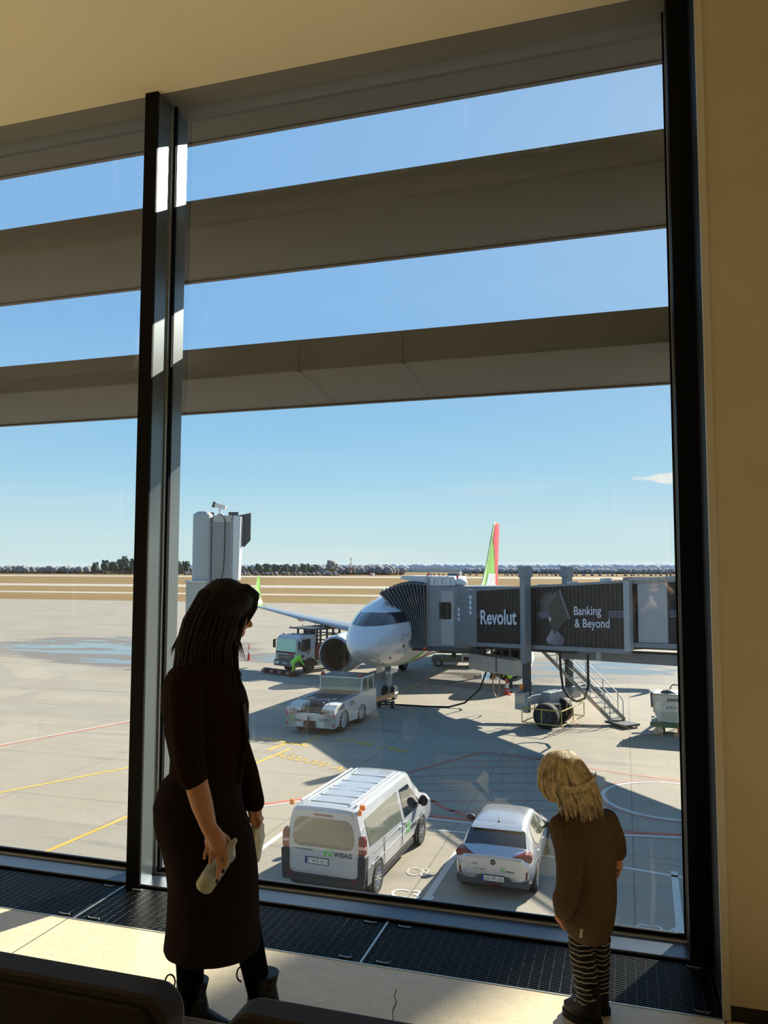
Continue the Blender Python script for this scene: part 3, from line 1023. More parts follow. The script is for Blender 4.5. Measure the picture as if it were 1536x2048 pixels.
for s in (-1, 1):
    cb.side_window('side_window', MWG if s > 0 else MWD, car, [(.98, .30, .62), (1.15, .05, .90), (1.75, .02, .93)], s)
    cb.side_window('side_window', MWG if s > 0 else MWD, car, [(1.79, .02, .93), (2.35, .02, .93), (2.95, .02, .2)], s)
    mb = MB().ell((s * .985, 2.42, .985), (.115, .075, .085), 14, 10).cyl((s * .84, 2.46, .92), (s * .95, 2.43, .95), .028)
    mb.build('door_mirror', MBLK, car, smooth=60)
    tl_ = MB()
    q = [(s * .40, .93), (s * .70, .86), (s * .842, .83), (s * .872, .93), (s * .82, 1.005), (s * .72, 1.02)]
    A = [tl_.bm.verts.new((x, .10 if abs(x) > .8 else .035, z)) for x, z in q]
    Bv = [tl_.bm.verts.new((x * .98, .32, z)) for x, z in q]
    tl_.bm.faces.new(A)
    for i in range(6):
        tl_.bm.faces.new((A[i], Bv[i], Bv[(i + 1) % 6], A[(i + 1) % 6]))
    tl_.build('tail_light', MREDL, car, bevel=.006)
    MB().prism([(s * .72, .50), (s * .755, .50), (s * .775, .64), (s * .74, .66)], 'y', -.004, .06).build('reflector', MREDL, car)
    for y in (.78, 3.29):
        MB().prism([(y + .37 * math.cos(a), .31 + .37 * math.sin(a)) for a in [PI * k / 14 for k in range(15)]] + [(y - .37, .2), (y + .37, .2)], 'x', s * .6, s * .8835).build('wheel_arch', MINK, car)
        wheel(car, s * .803, y, .305, .195, s, 10)
    for y0_ in (1.76, 2.92):
        MB().bb(s * .880, s * .886, y0_, y0_ + .015, .32, .9).build('door_seam', mat('seam_grey', (110, 112, 114)), car)
    for y in (1.9, 1.02):
        MB().box((s * .888, y, .82), (.02, .16, .03)).build('door_handle', MCS, car, bevel=.006)
MB().prism([(-.60, .50), (.60, .50), (.66, .70), (.63, .88), (-.63, .88), (-.66, .70)], 'y', -.006, .05).build('tailgate', MCS, car, bevel=.012)
MB().prism([(-.80, .30), (.80, .30), (.84, .44), (.45, .40), (.35, .50), (-.35, .50), (-.45, .40), (-.84, .44)], 'y', -.02, .12).build('lower_bumper', mat('bumper_dark', (62, 64, 66), .6), car, bevel=.01)
MB().bb(-.18, .18, -.03, .02, .315, .345).build('fog_lamp', MREDL, car)
plate(car, 'LDS WS 63E', (0, -.024, .455), w=.50)
MB().lathe([(.058, 0), (.058, .012), (.045, .014), (.043, .008), (.005, .006)], 24, Matrix.Translation((0, -.008, .80)) @ Matrix.Rotation(PI / 2, 4, 'X')).build('badge_ring', MBLK, car, smooth=40)
MB().bb(-.04, .04, -.018, -.01, .794, .806).build('badge_bar', MRIM, car)
logo(car, (.17, -.0085, .60), (1, 0, 0), (0, 0, 1), .10)
text('lettering', 'www.wisag.de', MGREY, car, (-.42, -.0085, .62), (1, 0, 0), (0, 0, 1), .25, .028)
text('lettering', 'CORSA', MGREY, car, (-.47, -.0085, .72), (1, 0, 0), (0, 0, 1), .12, .03)
MB().ell((0, .92, 1.43), (.03, .06, .02)).tube([(0, .92, 1.44), (0, .72, 1.62)], .004, 5).build('aerial', MBLK, car, smooth=60)
cb.top_patch('windscreen', MWD, car, 2.48, 3.15, .95, 1.0)

# ================================================================ the airliner
MAW = mat('airliner_white', (198, 200, 202), .3, .0, coat=.6)
MAG = mat('airliner_grey', (150, 154, 158), .35, .3)
MLIP = mat('intake_metal', (170, 172, 176), .22, .85)
MFAN = mat('fan_black', (26, 27, 30), .4, .4)
MGR2 = mat('livery_green', (104, 178, 56), .35)
MRD2 = mat('livery_red', (206, 44, 56), .35)
MLIME = mat('livery_lime', (128, 176, 60), .35)
jet = thing('airliner', (-13.15, 38.3, G), 'white airliner parked nose towards the terminal with green and red tail fin', 'aircraft', rz=math.radians(-2.6))
# fuselage: s = metres behind the nose tip


def fus(s):
    if s < 6.2:
        q = max(0.0, s / 6.2)
        k = (1 - (1 - q) ** 2.15) ** .60
        return 3.25 + .60 * (1 - (1 - q) ** 2.0), 1.975 * k, 2.07 * (1 - (1 - q) ** 1.85) ** .68
    if s < 25:
        return 3.85, 1.975, 2.07
    q = (s - 25) / 12.4
    return 3.85 + 1.25 * q ** 1.5, max(.22, 1.975 * (1 - q ** 1.7)), max(.26, 2.07 * (1 - q ** 1.5))


def fpt(s, th, off=0.0):
    zc, w, h = fus(s)
    return Vector(((w + off) * math.sin(th), s, zc + (h + off) * math.cos(th)))


SS = [0.004, .05, .15, .3, .5, .75, 1.05, 1.4, 1.8, 2.3, 2.9, 3.6, 4.4, 5.3, 6.2, 9, 13, 17, 21, 25, 27, 29, 31, 33, 35, 36.4, 37.4]
MB().loft([[fpt(s, 2 * PI * k / 48) for k in range(48)] for s in SS]).build('fuselage', MAW, jet, smooth=60)


def skin(name, mm, parent, f0, f1, t0, t1, ns=10, ntt=24, off=.012):
    """Patch on the fuselage: th from t0 to t1, s between f0(th) and f1(th)."""
    mb = MB()
    rows = []
    for i in range(ntt + 1):
        th = t0 + (t1 - t0) * i / ntt
        rows.append([fpt(f0(th) + (f1(th) - f0(th)) * j / ns, th, off) for j in range(ns + 1)])
    mb.loft(rows, cap=False, close=False)
    return mb.build(name, mm, parent, smooth=60)


def s_at_z(th, z):
    lo, hi = .01, 6.2
    for _ in range(40):
        md = (lo + hi) / 2
        zc, w, h = fus(md)
        if zc + h * math.cos(th) > z:
            hi = md
        else:
            lo = md
    return lo


# dark mask round the flight deck windows: between two heights on the nose
mb = MB()
rows = []
for i in range(61):
    u = -1.72 + 3.44 * i / 60      # lateral position across the nose
    col_ = []
    for j in range(9):
        z = (4.36 + .05 * abs(u) ** 2) + (.66 - .06 * abs(u)) * j / 8
        s = .3
        lo, hi = .2, 6.2
        for _ in range(40):
            s = (lo + hi) / 2
            zc, w, h = fus(s)
            if (abs(u) / w) ** 2 + ((z - zc) / h) ** 2 > 1:
                lo = s
            else:
                hi = s
        col_.append(Vector((u * 1.004, s - .015, z + .008)))
    rows.append(col_)
mb.loft(rows, cap=False, close=False)
fd = mb.build('flight_deck_window', mat('deck_window', (20, 24, 32), .08, spec=.6, coat=1.0), jet, smooth=60)
for u in (-.78, 0, .78):
    r0 = [r for r in rows if abs(r[0].x / 1.004 - u) < .03][0]
    MB().tube([p + Vector((0, -.006, .003)) for p in r0], .014, 5).build('window_post', MINK, fd)
skin('green_band', MGR2, jet, lambda a: 4.3 + 2.6 * (2.9 - a), lambda a: 5.3 + 2.6 * (2.9 - a), 1.5, 2.75)
skin('red_band', MRD2, jet, lambda a: 6.6 + 2.6 * (2.9 - a), lambda a: 7.4 + 2.6 * (2.9 - a), 1.5, 2.75)
skin('green_band', MGR2, jet, lambda a: 4.3 + 2.6 * (2.9 + a), lambda a: 5.3 + 2.6 * (2.9 + a), -1.5, -2.75)
for sgn in (-1, 1):
    mb = MB()
    for k in range(26):
        s = 7.2 + k * .78
        for dz in (0,):
            c0 = fpt(s, sgn * 1.30, .01)
            c1 = fpt(s, sgn * 1.46, .01)
            mb.poly([c0 + Vector((0, -.11, 0)), c0 + Vector((0, .11, 0)), c1 + Vector((0, .11, 0)), c1 + Vector((0, -.11, 0))])
    mb.build('cabin_windows', MFAN, jet)
for a, s in ((2.35, 2.2), (-2.3, 2.3), (2.0, 3.2), (2.6, 1.6), (1.6, 2.6)):
    p = fpt(s, a, .01)
    MB().box(p, (.10, .16, .07)).build('probe', MAG, jet)
tdoor = [fpt(s, 1.75, .012) for s in (2.9, 3.15)]
MB().poly([fpt(2.75, 1.80, .012), fpt(2.95, 1.80, .012), fpt(2.95, 1.9, .012), fpt(2.75, 1.9, .012)]).build('placard', mat('placard_grey', (70, 74, 84), .5), jet)
text('lettering', 'A320', MAG, jet, fpt(2.6, 1.50, .03), (.55, .83, 0), (0, 0, 1), .6, .16)


def wing_loft(secs, name, mm, parent):
    """SECS: (x, s of leading edge, z, chord, thickness)."""
    rings = []
    for x, s, z, c_, th in secs:
        r = []
        for k in range(20):
            a = 2 * PI * k / 20
            u = .5 - .5 * math.cos(a)
            yt = th * (1.5 * math.sqrt(max(u, 0)) * (1 - u)) * 1.1
            r.append((x, s + c_ * u, z + (yt if a <= PI else -yt * .8) + .0))
        rings.append(r)
    return MB().loft(rings).build(name, mm, parent, smooth=50)


for sg in (-1, 1):
    wg = wing_loft([(sg * 1.6, 11.2, 2.75, 7.4, .75), (sg * 6.2, 14.0, 3.10, 4.3, .45), (sg * 11.5, 16.9, 3.62, 2.9, .28), (sg * 16.6, 19.7, 4.28, 1.65, .15)], 'wing', MAG, jet)
    sk = [(sg * 16.6, 19.7, 4.28, 1.65), (sg * 16.95, 19.95, 4.42, 1.55), (sg * 17.25, 20.35, 4.85, 1.35), (sg * 17.5, 21.1, 5.9, .85), (sg * 17.62, 21.65, 6.75, .45)]
    rings = []
    for x, s, z, c_ in sk:
        rings.append([(x + (.06 * math.sin(PI * min(1, u * 1.3)) if q else -.06 * math.sin(PI * min(1, u * 1.3))) * sg, s + c_ * u, z) for q, us in ((1, (0, .15, .5, .8, 1)), (0, (.8, .5, .15))) for u in us])
    let = MB().loft(rings).build('winglet', MLIME, wg, smooth=50)
    for x, s, z, ln in ((sg * 8.6, 17.6, 3.05, 3.0), (sg * 12.3, 19.0, 3.45, 2.3)):
        MB().ell((x, s + .6, z), (.16, ln / 2, .24), 12, 10).build('flap_fairing', MAG, wg, smooth=60)
    # engine
    ex_, ez_ = sg * 5.75, 1.72
    en = bpy.data.objects.new('engine', None)
    C.objects.link(en)
    en.parent = jet
    en.location = (ex_, 10.6, ez_)
    R = Matrix.Rotation(-PI / 2, 4, 'X')
    MB().lathe([(1.20, .16), (1.27, .5), (1.31, 1.3), (1.27, 2.3), (1.10, 3.4), (1.05, 3.45), (1.02, 3.4), (.95, 2.6)], 48, R, cap=False).build('nacelle', MAW, en, smooth=60)
    MB().lathe([(1.03, .65), (1.0, .35), (1.02, .12), (1.08, .0), (1.15, .02), (1.20, .16)], 48, R, cap=False).build('intake_lip', MLIP, en, smooth=60)
    MB().lathe([(1.03, .6), (1.01, 1.1), (.3, 1.35), (.02, 1.35)], 48, R, cap=False).build('intake_duct', mat('duct_dark', (30, 31, 34), .5), en, smooth=60)
    fan = MB()
    for k in range(18):
        th = 2 * PI * k / 18
        q = R @ Matrix.Rotation(th, 4, 'Z')
        pts = []
        for j in range(6):
            f = j / 5
            r = .30 + .70 * f
            tw = .25 + .7 * f
            ch = .16 + .12 * f
            sw = .10 * f * f
            pts.append((q @ Vector((r, -ch * math.sin(tw) + sw, 1.0 - ch * math.cos(tw))), q @ Vector((r, ch * math.sin(tw) + sw, 1.0 + ch * math.cos(tw)))))
        fan.loft([[a for a, b in pts], [b for a, b in pts]], cap=False, close=False)
    fan.build('fan', mat('fan_blade', (46, 47, 52), .3, .7), en, smooth=60)
    sp_ = MB().lathe([(.01, .62), (.12, .72), (.24, .9), (.31, 1.15)], 24, R, cap=False).build('spinner', MFAN, en, smooth=60)
    MB().lathe([(.80, 2.6), (.72, 4.0), (.5, 4.5), (.1, 5.2)], 32, R, cap=False).build('exhaust', MLIP, en, smooth=60)
    MB().prism([(10.9, 3.02), (13.6, 3.1), (15.5, 2.9), (14.2, 2.3), (11.6, 2.75)], 'x', ex_ - .16, ex_ + .16).build('pylon', MAW, jet, bevel=.08)
    # tailplane
    wing_loft([(sg * .5, 31.6, 5.0, 3.6, .34), (sg * 6.2, 35.2, 5.6, 1.5, .12)], 'tailplane', MAG, jet)
# fin with its colour fields
fin = [(28.2, 5.55, 8.4, .30), (29.6, 6.3, 6.6, .30), (31.4, 8.0, 5.0, .26), (33.2, 10.0, 3.6, .22), (34.5, 11.5, 2.6, .16), (34.9, 11.78, 2.2, .10)]


def fin_ring(s, z, c_, w):
    return [(w * q * math.sin(PI * min(1, u ** .6)) if q else 0, s + c_ * u, z) for q, us in ((1, (0.0, .05, .2, .45, .75, 1.0)), (-1, (.75, .45, .2, .05))) for u in us]


def fin_at(z):
    for a, b in zip(fin, fin[1:]):
        if a[1] <= z <= b[1] + 1e-6:
            f = (z - a[1]) / (b[1] - a[1])
            return tuple(a[i] + (b[i] - a[i]) * f for i in range(4))
    return fin[-1]


MB().loft([fin_ring(s, z, c_, w) for s, z, c_, w in fin]).build('tail_fin', MLIME, jet, smooth=50)


def fin_field(name, mm, zs, u0, u1):
    mb = MB()
    for q in (-1, 1):
        rows = []
        for i in range(13):
            z = zs[0] + (zs[1] - zs[0]) * i / 12
            s, _, c_, w = fin_at(z)
            a, b = u0(i / 12), u1(i / 12)
            rows.append([(q * (w * math.sin(PI * min(1, (a + (b - a) * j / 8) ** .6)) + .015), s + c_ * (a + (b - a) * j / 8), z) for j in range(9)])
        mb.loft(rows, cap=False, close=False)
    return mb.build(name, mm, jet, smooth=50)


fin_field('fin_red_field', MRD2, (8.6, 11.70), lambda f: max(.05, .35 - f * .6), lambda f: .97)
fin_field('fin_red_field', MRD2, (5.7, 8.6), lambda f: .80 - .45 * f, lambda f: .97)
fin_field('fin_white_field', MAW, (5.6, 7.0), lambda f: .10, lambda f: .70)
# nose gear
ng = bpy.data.objects.new('nose_gear', None)
C.objects.link(ng)
ng.parent = jet
ng.location = (0, 5.1, 0)
MB().cyl((0, 0, .4), (0, .05, 2.2), .11).cyl((0, .03, 1.1), (0, .9, 2.1), .07).cyl((-.25, 0, 1.6), (.25, 0, 1.6), .06).cyl((-.3, -.02, .38), (.3, -.02, .38), .07).box((0, -.12, 1.35), (.34, .1, .22)).box((0, -.14, .9), (.22, .12, .3)).build('strut', mat('gear_grey', (150, 152, 150), .4, .3), ng, smooth=50)
for sg in (-1, 1):
    wheel(ng, sg * .27, 0, .38, .22, sg, 0)
    MB().box((sg * .42, -.4, 1.78), (.03, 1.3, .5), (0, sg * .12, 0)).build('gear_door', MAW, ng)
MB().cyl((-.1, -.16, 1.5), (-.1, -.22, 1.5), .08).cyl((.1, -.16, 1.5), (.1, -.22, 1.5), .08).build('taxi_light', mat('lamp_glass', (220, 220, 214), .1), ng)
for sg in (-1, 1):
    mg = bpy.data.objects.new('main_gear', None)
    C.objects.link(mg)
    mg.parent = jet
    mg.location = (sg * 3.8, 17.7, 0)
    MB().cyl((0, 0, .5), (0, 0, 2.9), .16).cyl((-.5, 0, .58), (.5, 0, .58), .1).build('strut', mat('gear_grey', (150, 152, 150)), mg, smooth=50)
    for q in (-1, 1):
        wheel(mg, q * .46, 0, .58, .4, q, 0)

# ================================================================ the jet bridge
BX, BY = Vector((.7071, -.7071, 0)), Vector((.7071, .7071, 0))
MBB = mat('banner_black', (30, 27, 28), .45, spec=.35, var=.12, scale=1.5)
MBG = mat('bridge_grey', (118, 124, 130), .5, .25, var=.05, scale=1.4)
MBL = mat('bridge_light_grey', (150, 154, 158), .5, .2, var=.05, scale=1.4)
MBD = mat('bridge_dark', (62, 66, 70), .55, .3, var=.1, scale=2)
MGAL = mat('galvanised', (160, 162, 160), .4, .6, var=.08, scale=4)
MBW = mat('bridge_white', (196, 198, 198), .45)
MLT = mat('lettering_white', (196, 200, 212), .5)
brg = thing('jet_bridge', (-3.2, 39.1, G), 'dark passenger boarding bridge with white lettering docked at the airliner', 'boarding bridge')
SL = .055


def bp(v):
    """Bridge frame (along, across, up) to the root's frame, with the slope of the tunnel."""
    return BX * v.x + BY * v.y + Vector((0, 0, v.z + SL * v.x))


def bq(v):
    return BX * v.x + BY * v.y + Vector((0, 0, v.z))


def corrugated(x0, x1, y, z0, z1, pitch=.26, d=.035, side=-1):
    mb = MB()
    prof = []
    x = x0
    while x < x1 - 1e-6:
        for dx, dd in ((0, 0), (.62, 0), (.72, d), (.92, d)):
            xx = min(x + dx * pitch, x1)
            prof.append((xx, y + side * dd))
        x += pitch
    prof.append((x1, y))
    mb.loft([[(px, py, z0) for px, py in prof], [(px, py, z1) for px, py in prof]], cap=False, close=False)
    return mb


# outer tunnel: X from -4.85 to 6.1
ZB, ZT = 3.74, 6.52
sh = MB().bb(-4.85, 6.12, -1.46, 1.46, ZB, ZT).xform(bp)
sh.build('tunnel_shell', MBD, brg)
corrugated(-4.60, 6.02, -1.475, ZB + .02, ZT - .06).xform(bp).build('tunnel_panel', MBB, brg, recalc=False)
corrugated(-3.95, 6.02, 1.475, ZB + .02, ZT - .06, side=1).xform(bp).build('tunnel_panel', MBB, brg, recalc=False)
MB().bb(-4.9, 6.2, -1.56, -1.40, ZB - .16, ZB + .03).bb(-4.9, 6.2, 1.40, 1.56, ZB - .16, ZB + .03).bb(-4.9, 6.2, -1.54, -1.40, ZT - .06, ZT + .05).bb(-4.9, 6.2, 1.40, 1.54, ZT - .06, ZT + .05).xform(bp).build('edge_beam', MBG, brg)
MB().bb(6.0, 6.32, -1.60, -1.42, ZB - .05, ZT + .16).bb(6.0, 6.32, 1.42, 1.60, ZB - .05, ZT + .16).bb(6.0, 6.32, -1.6, 1.6, ZT + .02, ZT + .16).xform(bp).build('tunnel_portal', MBL, brg)
MB().bb(-4.86, -4.60, -1.50, -1.40, ZB, ZT).bb(-4.86, -3.95, 1.40, 1.50, ZB, ZT).xform(bp).build('end_panel', MBG, brg)
for k in range(3):
    MB().bb(-1.2 + k * 2.2, -.9 + k * 2.2, -.2, .2, ZT, ZT + .14 + .05 * k).xform(bp).build('roof_fitting', MBW, brg)
# inner tunnel towards the terminal
MB().bb(6.3, 18.5, -1.30, 1.30, ZB + .18, ZT - .02).xform(bp).build('inner_tunnel', MBB, brg)
MB().bb(6.55, 8.05, -1.36, -1.29, ZB + .32, ZT - .12).xform(bp).build('grey_panel', MBL, brg)
corrugated(8.15, 18.4, -1.305, ZB + .3, ZT - .15).xform(bp).build('inner_tunnel_panel', MBB, brg, recalc=False)
MB().bb(6.3, 18.5, -1.42, -1.26, ZB + .12, ZB + .30).bb(6.3, 18.5, -1.40, -1.26, ZT - .12, ZT + .02).xform(bp).build('inner_edge_beam', MBG, brg)
MB().bb(6.3, 18.5, -1.6, -1.5, ZT + .03, ZT + .10).xform(bp).build('cable_tray', MBL, brg)
mb = MB()
for xs in ((-4.72, -4.3), (.45, 1.3), (5.05, 6.0), (8.15, 9.6)):
    for k in range(4):
        z = 5.06 + k * .075
        yy = -1.52 if xs[0] < 6 else -1.35
        mb.bb(xs[0], xs[1], yy - .004, yy, z, z + .035)
mb.xform(bp).build('banner_stripes', mat('stripe_grey', (104, 110, 132), .5), brg)
zx = Vector((0, 0, 1))
bxs = (BX + Vector((0, 0, SL))).normalized()


def bpos(x, y, z):
    return bp(Vector((x, y, z)))


text('lettering', 'Revolut', MLT, brg, bpos(-4.16, -1.565, 4.70), bxs, zx, 3.05, .76, bold=.022)
text('lettering', 'Banking', MLT, brg, bpos(2.95, -1.525, 5.04), bxs, zx, 1.70, .50, bold=.012)
text('lettering', '& Beyond', MLT, brg, bpos(2.98, -1.525, 4.50), bxs, zx, 2.15, .50, bold=.012)
# printed bank card with its fan of pale copies, drawn flat on the banner
cards = [((.55, 5.85), (1.25, 6.28), (1.38, 5.2), (.75, 4.9)), ((.78, 5.80), (1.5, 6.28), (1.62, 5.3), (.9, 5.0)), ((1.0, 5.75), (1.8, 6.30), (1.9, 5.4), (1.1, 5.1))]
for k, q in enumerate(cards):
    MB().poly([bpos(x, -1.516 - .001 * k, z) for x, z in q]).build('card_print', mat('card_fan_%s' % 'abc'[k], ((52, 50, 52), (60, 58, 60), (72, 70, 73))[k], .4), brg, recalc=False)
for k, q in enumerate([((1.0, 4.05), (1.5, 4.62), (1.75, 4.35), (1.25, 3.8)), ((1.25, 3.85), (1.8, 4.5), (2.1, 4.22), (1.7, 3.8)), ((1.7, 3.8), (2.05, 4.3), (2.35, 4.1), (2.15, 3.8))]):
    MB().poly([bpos(x, -1.517 - .001 * k, z) for x, z in q]).build('card_print', mat('card_low_%s' % 'abc'[k], ((128, 126, 138), (104, 102, 112), (82, 80, 88))[k], .4), brg, recalc=False)
MB().poly([bpos(x, -1.5205, z) for x, z in ((1.95, 6.22), (2.55, 5.02), (1.6, 4.3), (.92, 5.35))]).build('card_print', mat('card_black', (34, 32, 34), .35), brg, recalc=False)
MB().poly([bpos(x, -1.5195, z) for x, z in ((1.9, 6.30), (2.06, 6.32), (2.72, 5.0), (2.55, 4.95))]).build('card_print', mat('card_rim', (86, 88, 96), .4), brg, recalc=False)
MB().poly([bpos(x, -1.522, z) for x, z in ((1.20, 5.0), (1.34, 5.10), (1.42, 4.96), (1.28, 4.86))]).build('card_chip', mat('chip_silver', (176, 178, 184), .4), brg, recalc=False)
text('card_lettering', 'Revolut', mat('card_grey', (92, 92, 96), .5), brg, bpos(1.02, -1.522, 5.28), (BX * .78 + zx * .62), (-BX * .62 + zx * .78), .42, .10)
text('card_lettering', 'VISA', mat('card_grey', (92, 92, 96)), brg, bpos(2.2, -1.522, 4.86), (BX * .78 + zx * .62), (-BX * .62 + zx * .78), .30, .10)

# lift columns and drive unit
for x, y, lab in ((-.12, -1.80, None), (-1.35, 1.85, None)):
    cn_ = MB().bb(x - .19, x + .19, y - .19, y + .19, 2.9, 7.15).bb(x - .24, x + .24, y - .24, y + .24, 6.95, 7.5)
    cn_.xform(bq).build('lift_column', MBG, brg, bevel=.02)
    MB().bb(x + .04 - .15, x + .04 + .15, y - .15, y + .15, 1.35, 3.0).xform(bq).build('column_piston', MBD, brg, bevel=.02)
a0, a1 = Vector((.0, -1.8, 1.25)), Vector((-1.25, 1.85, 1.25))
ax = (bq(a1) - bq(a0)).normalized()
mid_ = (bq(a0) + bq(a1)) / 2
ang = math.atan2(ax.y, ax.x)
MB().box(mid_ + Vector((0, 0, -.02)), (4.1, .42, .42), (0, 0, ang)).build('cross_beam', MBL, brg, bevel=.02)
MB().box(mid_ + Vector((0, 0, -.1)) - ax * .05 + Vector((.1, -.4, 0)), (1.25, .7, .72), (0, 0, ang)).build('drive_housing', MBL, brg, bevel=.03)
MB().box(bq(a0) + Vector((-.25, -.1, -.05)), (.55, .5, .8), (0, 0, ang)).box(bq(a0) + Vector((-.5, 0, .42)), (1.1, .6, .05), (0, 0, ang)).box(bq(a0) + Vector((-.02, -.35, -.2)), (.3, .25, .7), (0, 0, ang)).build('junction_box', MGAL, brg, bevel=.015)
MB().box(bq(a1) + Vector((.1, -.2, -.05)), (.8, .6, .5), (0, 0, ang)).build('junction_box', MBL, brg, bevel=.015)
MB().lathe([(.10, 0), (.12, .05), (.10, .18), (.02, .22)], 14, Matrix.Translation(bq(a0) + Vector((-.3, 0, .46)))).build('warning_light', MAMB, brg, smooth=40)
wdir = Vector((.27, .96, 0)).normalized()
wang = math.atan2(wdir.y, wdir.x)
base_ = Vector((-.16, -.62, 0))
for sg in (-1, 1):
    w_ = wheel(brg, 0, 0, .58, .50, 1, 0, name='drive_wheel', rim=MBD)
    p = base_ + wdir * sg * .95
    w_.location = (p.x, p.y, .58)
    w_.rotation_euler = (0, 0, wang if sg > 0 else wang + PI)
mb = MB().cyl(base_ - wdir * .8 + zx * .58, base_ + wdir * .8 + zx * .58, .14).cyl(base_ + zx * .6, base_ + zx * 1.0, .32).box(base_ + zx * .62, (.5, .9, .4), (0, 0, wang - PI / 2))
mb.build('drive_axle', MBD, brg, smooth=40)
MGU = mat('guard_yellow', (176, 158, 70), .5)
mb = MB()
wn_ = Vector((wdir.y, -wdir.x, 0))
ring = [base_ + wdir * a + wn_ * b + zx * .95 for a, b in ((-1.55, -.95), (-1.55, .95), (1.55, .95), (1.55, -.95), (-1.55, -.95))]
for a, b in zip(ring, ring[1:]):
    mb.cyl(a, b, .028, 6)
    for f in (0, .5):
        p = a.lerp(b, f)
        mb.cyl(p, p - zx * .65, .024, 6)
    mb.cyl(a - zx * .65, b - zx * .65, .024, 6)
mb.build('wheel_guard', MGU, brg)
# tunnel support beam towards the terminal
MB().bb(.9, 18.5, -.55, .55, ZB - .62, ZB - .18).xform(bp).build('support_beam', MBG, brg, bevel=.02)
MB().bb(-4.7, 2.0, -.9, .9, ZB - .34, ZB - .1).xform(bp).build('underframe', MBD, brg)
MB().bb(4.4, 4.55, -1.62, -1.5, ZB - .5, ZB - .15).xform(bp).build('sign_plate', MBL, brg)
# equipment cabinets hung under the tunnel
MB().bb(-5.75, -3.35, -1.25, -.35, 2.02, 2.84).xform(bq).build('equipment_cabinet', MGAL, brg, bevel=.02)
MB().bb(-3.28, -1.9, -1.2, -.35, 2.06, 2.84).xform(bq).build('equipment_cabinet', MGAL, brg, bevel=.02)
mb = MB()
for x in (-5.3, -4.7, -3.8, -2.3):
    mb.cyl((x, -1.1, 2.82), (x, -1.1, 3.7), .05, 6).cyl((x, -.5, 2.82), (x, -.5, 3.7), .05, 6)
mb.cyl((-4.7, -1.1, 3.65), (-4.2, -1.1, 3.2), .04, 6).cyl((-3.8, -1.1, 3.65), (-4.2, -1.1, 3.2), .04, 6).bb(-5.6, -4.9, -1.15, -.7, 2.82, 3.12)
mb.xform(bq).build('hanger', MBD, brg)
cl = [bq(Vector((x, -.9, z))) for x, z in ((-3.95, 2.24), (-4.05, 1.7), (-4.0, 1.0), (-3.75, .72), (-3.5, 1.0), (-3.45, 1.7), (-3.5, 2.24))]
MB().tube(cl, .035, 6).build('hose_loop', mat('hose_ochre', (150, 120, 70), .6), brg, smooth=60)
lp = [bq(Vector((x, -1.0, z))) for x, z in ((1.35, 3.5), (1.4, 2.6), (1.55, 1.9), (1.95, 1.55), (2.45, 1.45), (2.95, 1.65), (3.2, 2.2), (3.2, 2.9), (3.2, 3.6))]
MB().tube(lp, .055, 8).build('cable_loop', MTY, brg, smooth=60)

# service stairs
st0, st1 = bq(Vector((-3.6, 2.05, 3.35))), bq(Vector((1.75, 2.15, .22)))
sd = st1 - st0
for off, nm in ((-.42, 'stringer'), (.42, 'stringer')):
    o_ = BY * off
    MB().loft([[st0 + o_ + Vector(q) for q in ((-.02, 0, .11), (.02, 0, .11), (.02, 0, -.11), (-.02, 0, -.11))], [st1 + o_ + Vector(q) for q in ((-.02, 0, .11), (.02, 0, .11), (.02, 0, -.11), (-.02, 0, -.11))]]).build('stair_stringer', MGAL, brg)
for k in range(16):
    p = st0 + sd * ((k + .5) / 16)
    MB().loft([[p + BY * s_ + BX * a_ + zx * .02 for s_, a_ in ((-.42, -.12), (.42, -.12), (.42, .12), (-.42, .12))], [p + BY * s_ + BX * a_ - zx * .02 for s_, a_ in ((-.42, -.12), (.42, -.12), (.42, .12), (-.42, .12))]]).build('stair_tread', MGAL, brg)
for off in (-.42, .42):
    o_ = BY * off
    mb = MB()
    a, b = st0 + sd * .28 + o_ + zx * 1.0, st0 + sd * .93 + o_ + zx * .95
    mb.tube([a, b, b + BX * .28 - zx * .28, st1 + o_ + zx * .1 - BX * .1], .024, 6)
    mb.cyl(a - zx * .48, b - zx * .45, .02, 6)
    for f in (.30, .52, .74, .92):
        p = st0 + sd * f + o_
        mb.cyl(p, p + zx * 1.0, .022, 6)
    mb.build('stair_rail', MGAL, brg, smooth=60)
MB().box(st1 + BX * .25 - zx * .08, (1.3, .95, .09), (0, 0, -PI / 4)).build('stair_foot', MBD, brg)
for q in (-.4, .4):
    wheel(brg, 0, 0, .10, .06, 1, 0, name='castor', rim=MBD).location = st1 + BX * .75 + BY * q - zx * (st1.z - .10)
MB().box(bq(Vector((-4.3, 1.9, 3.32))), (1.5, 1.0, .06), (0, 0, -PI / 4)).build('landing', MGAL, brg)

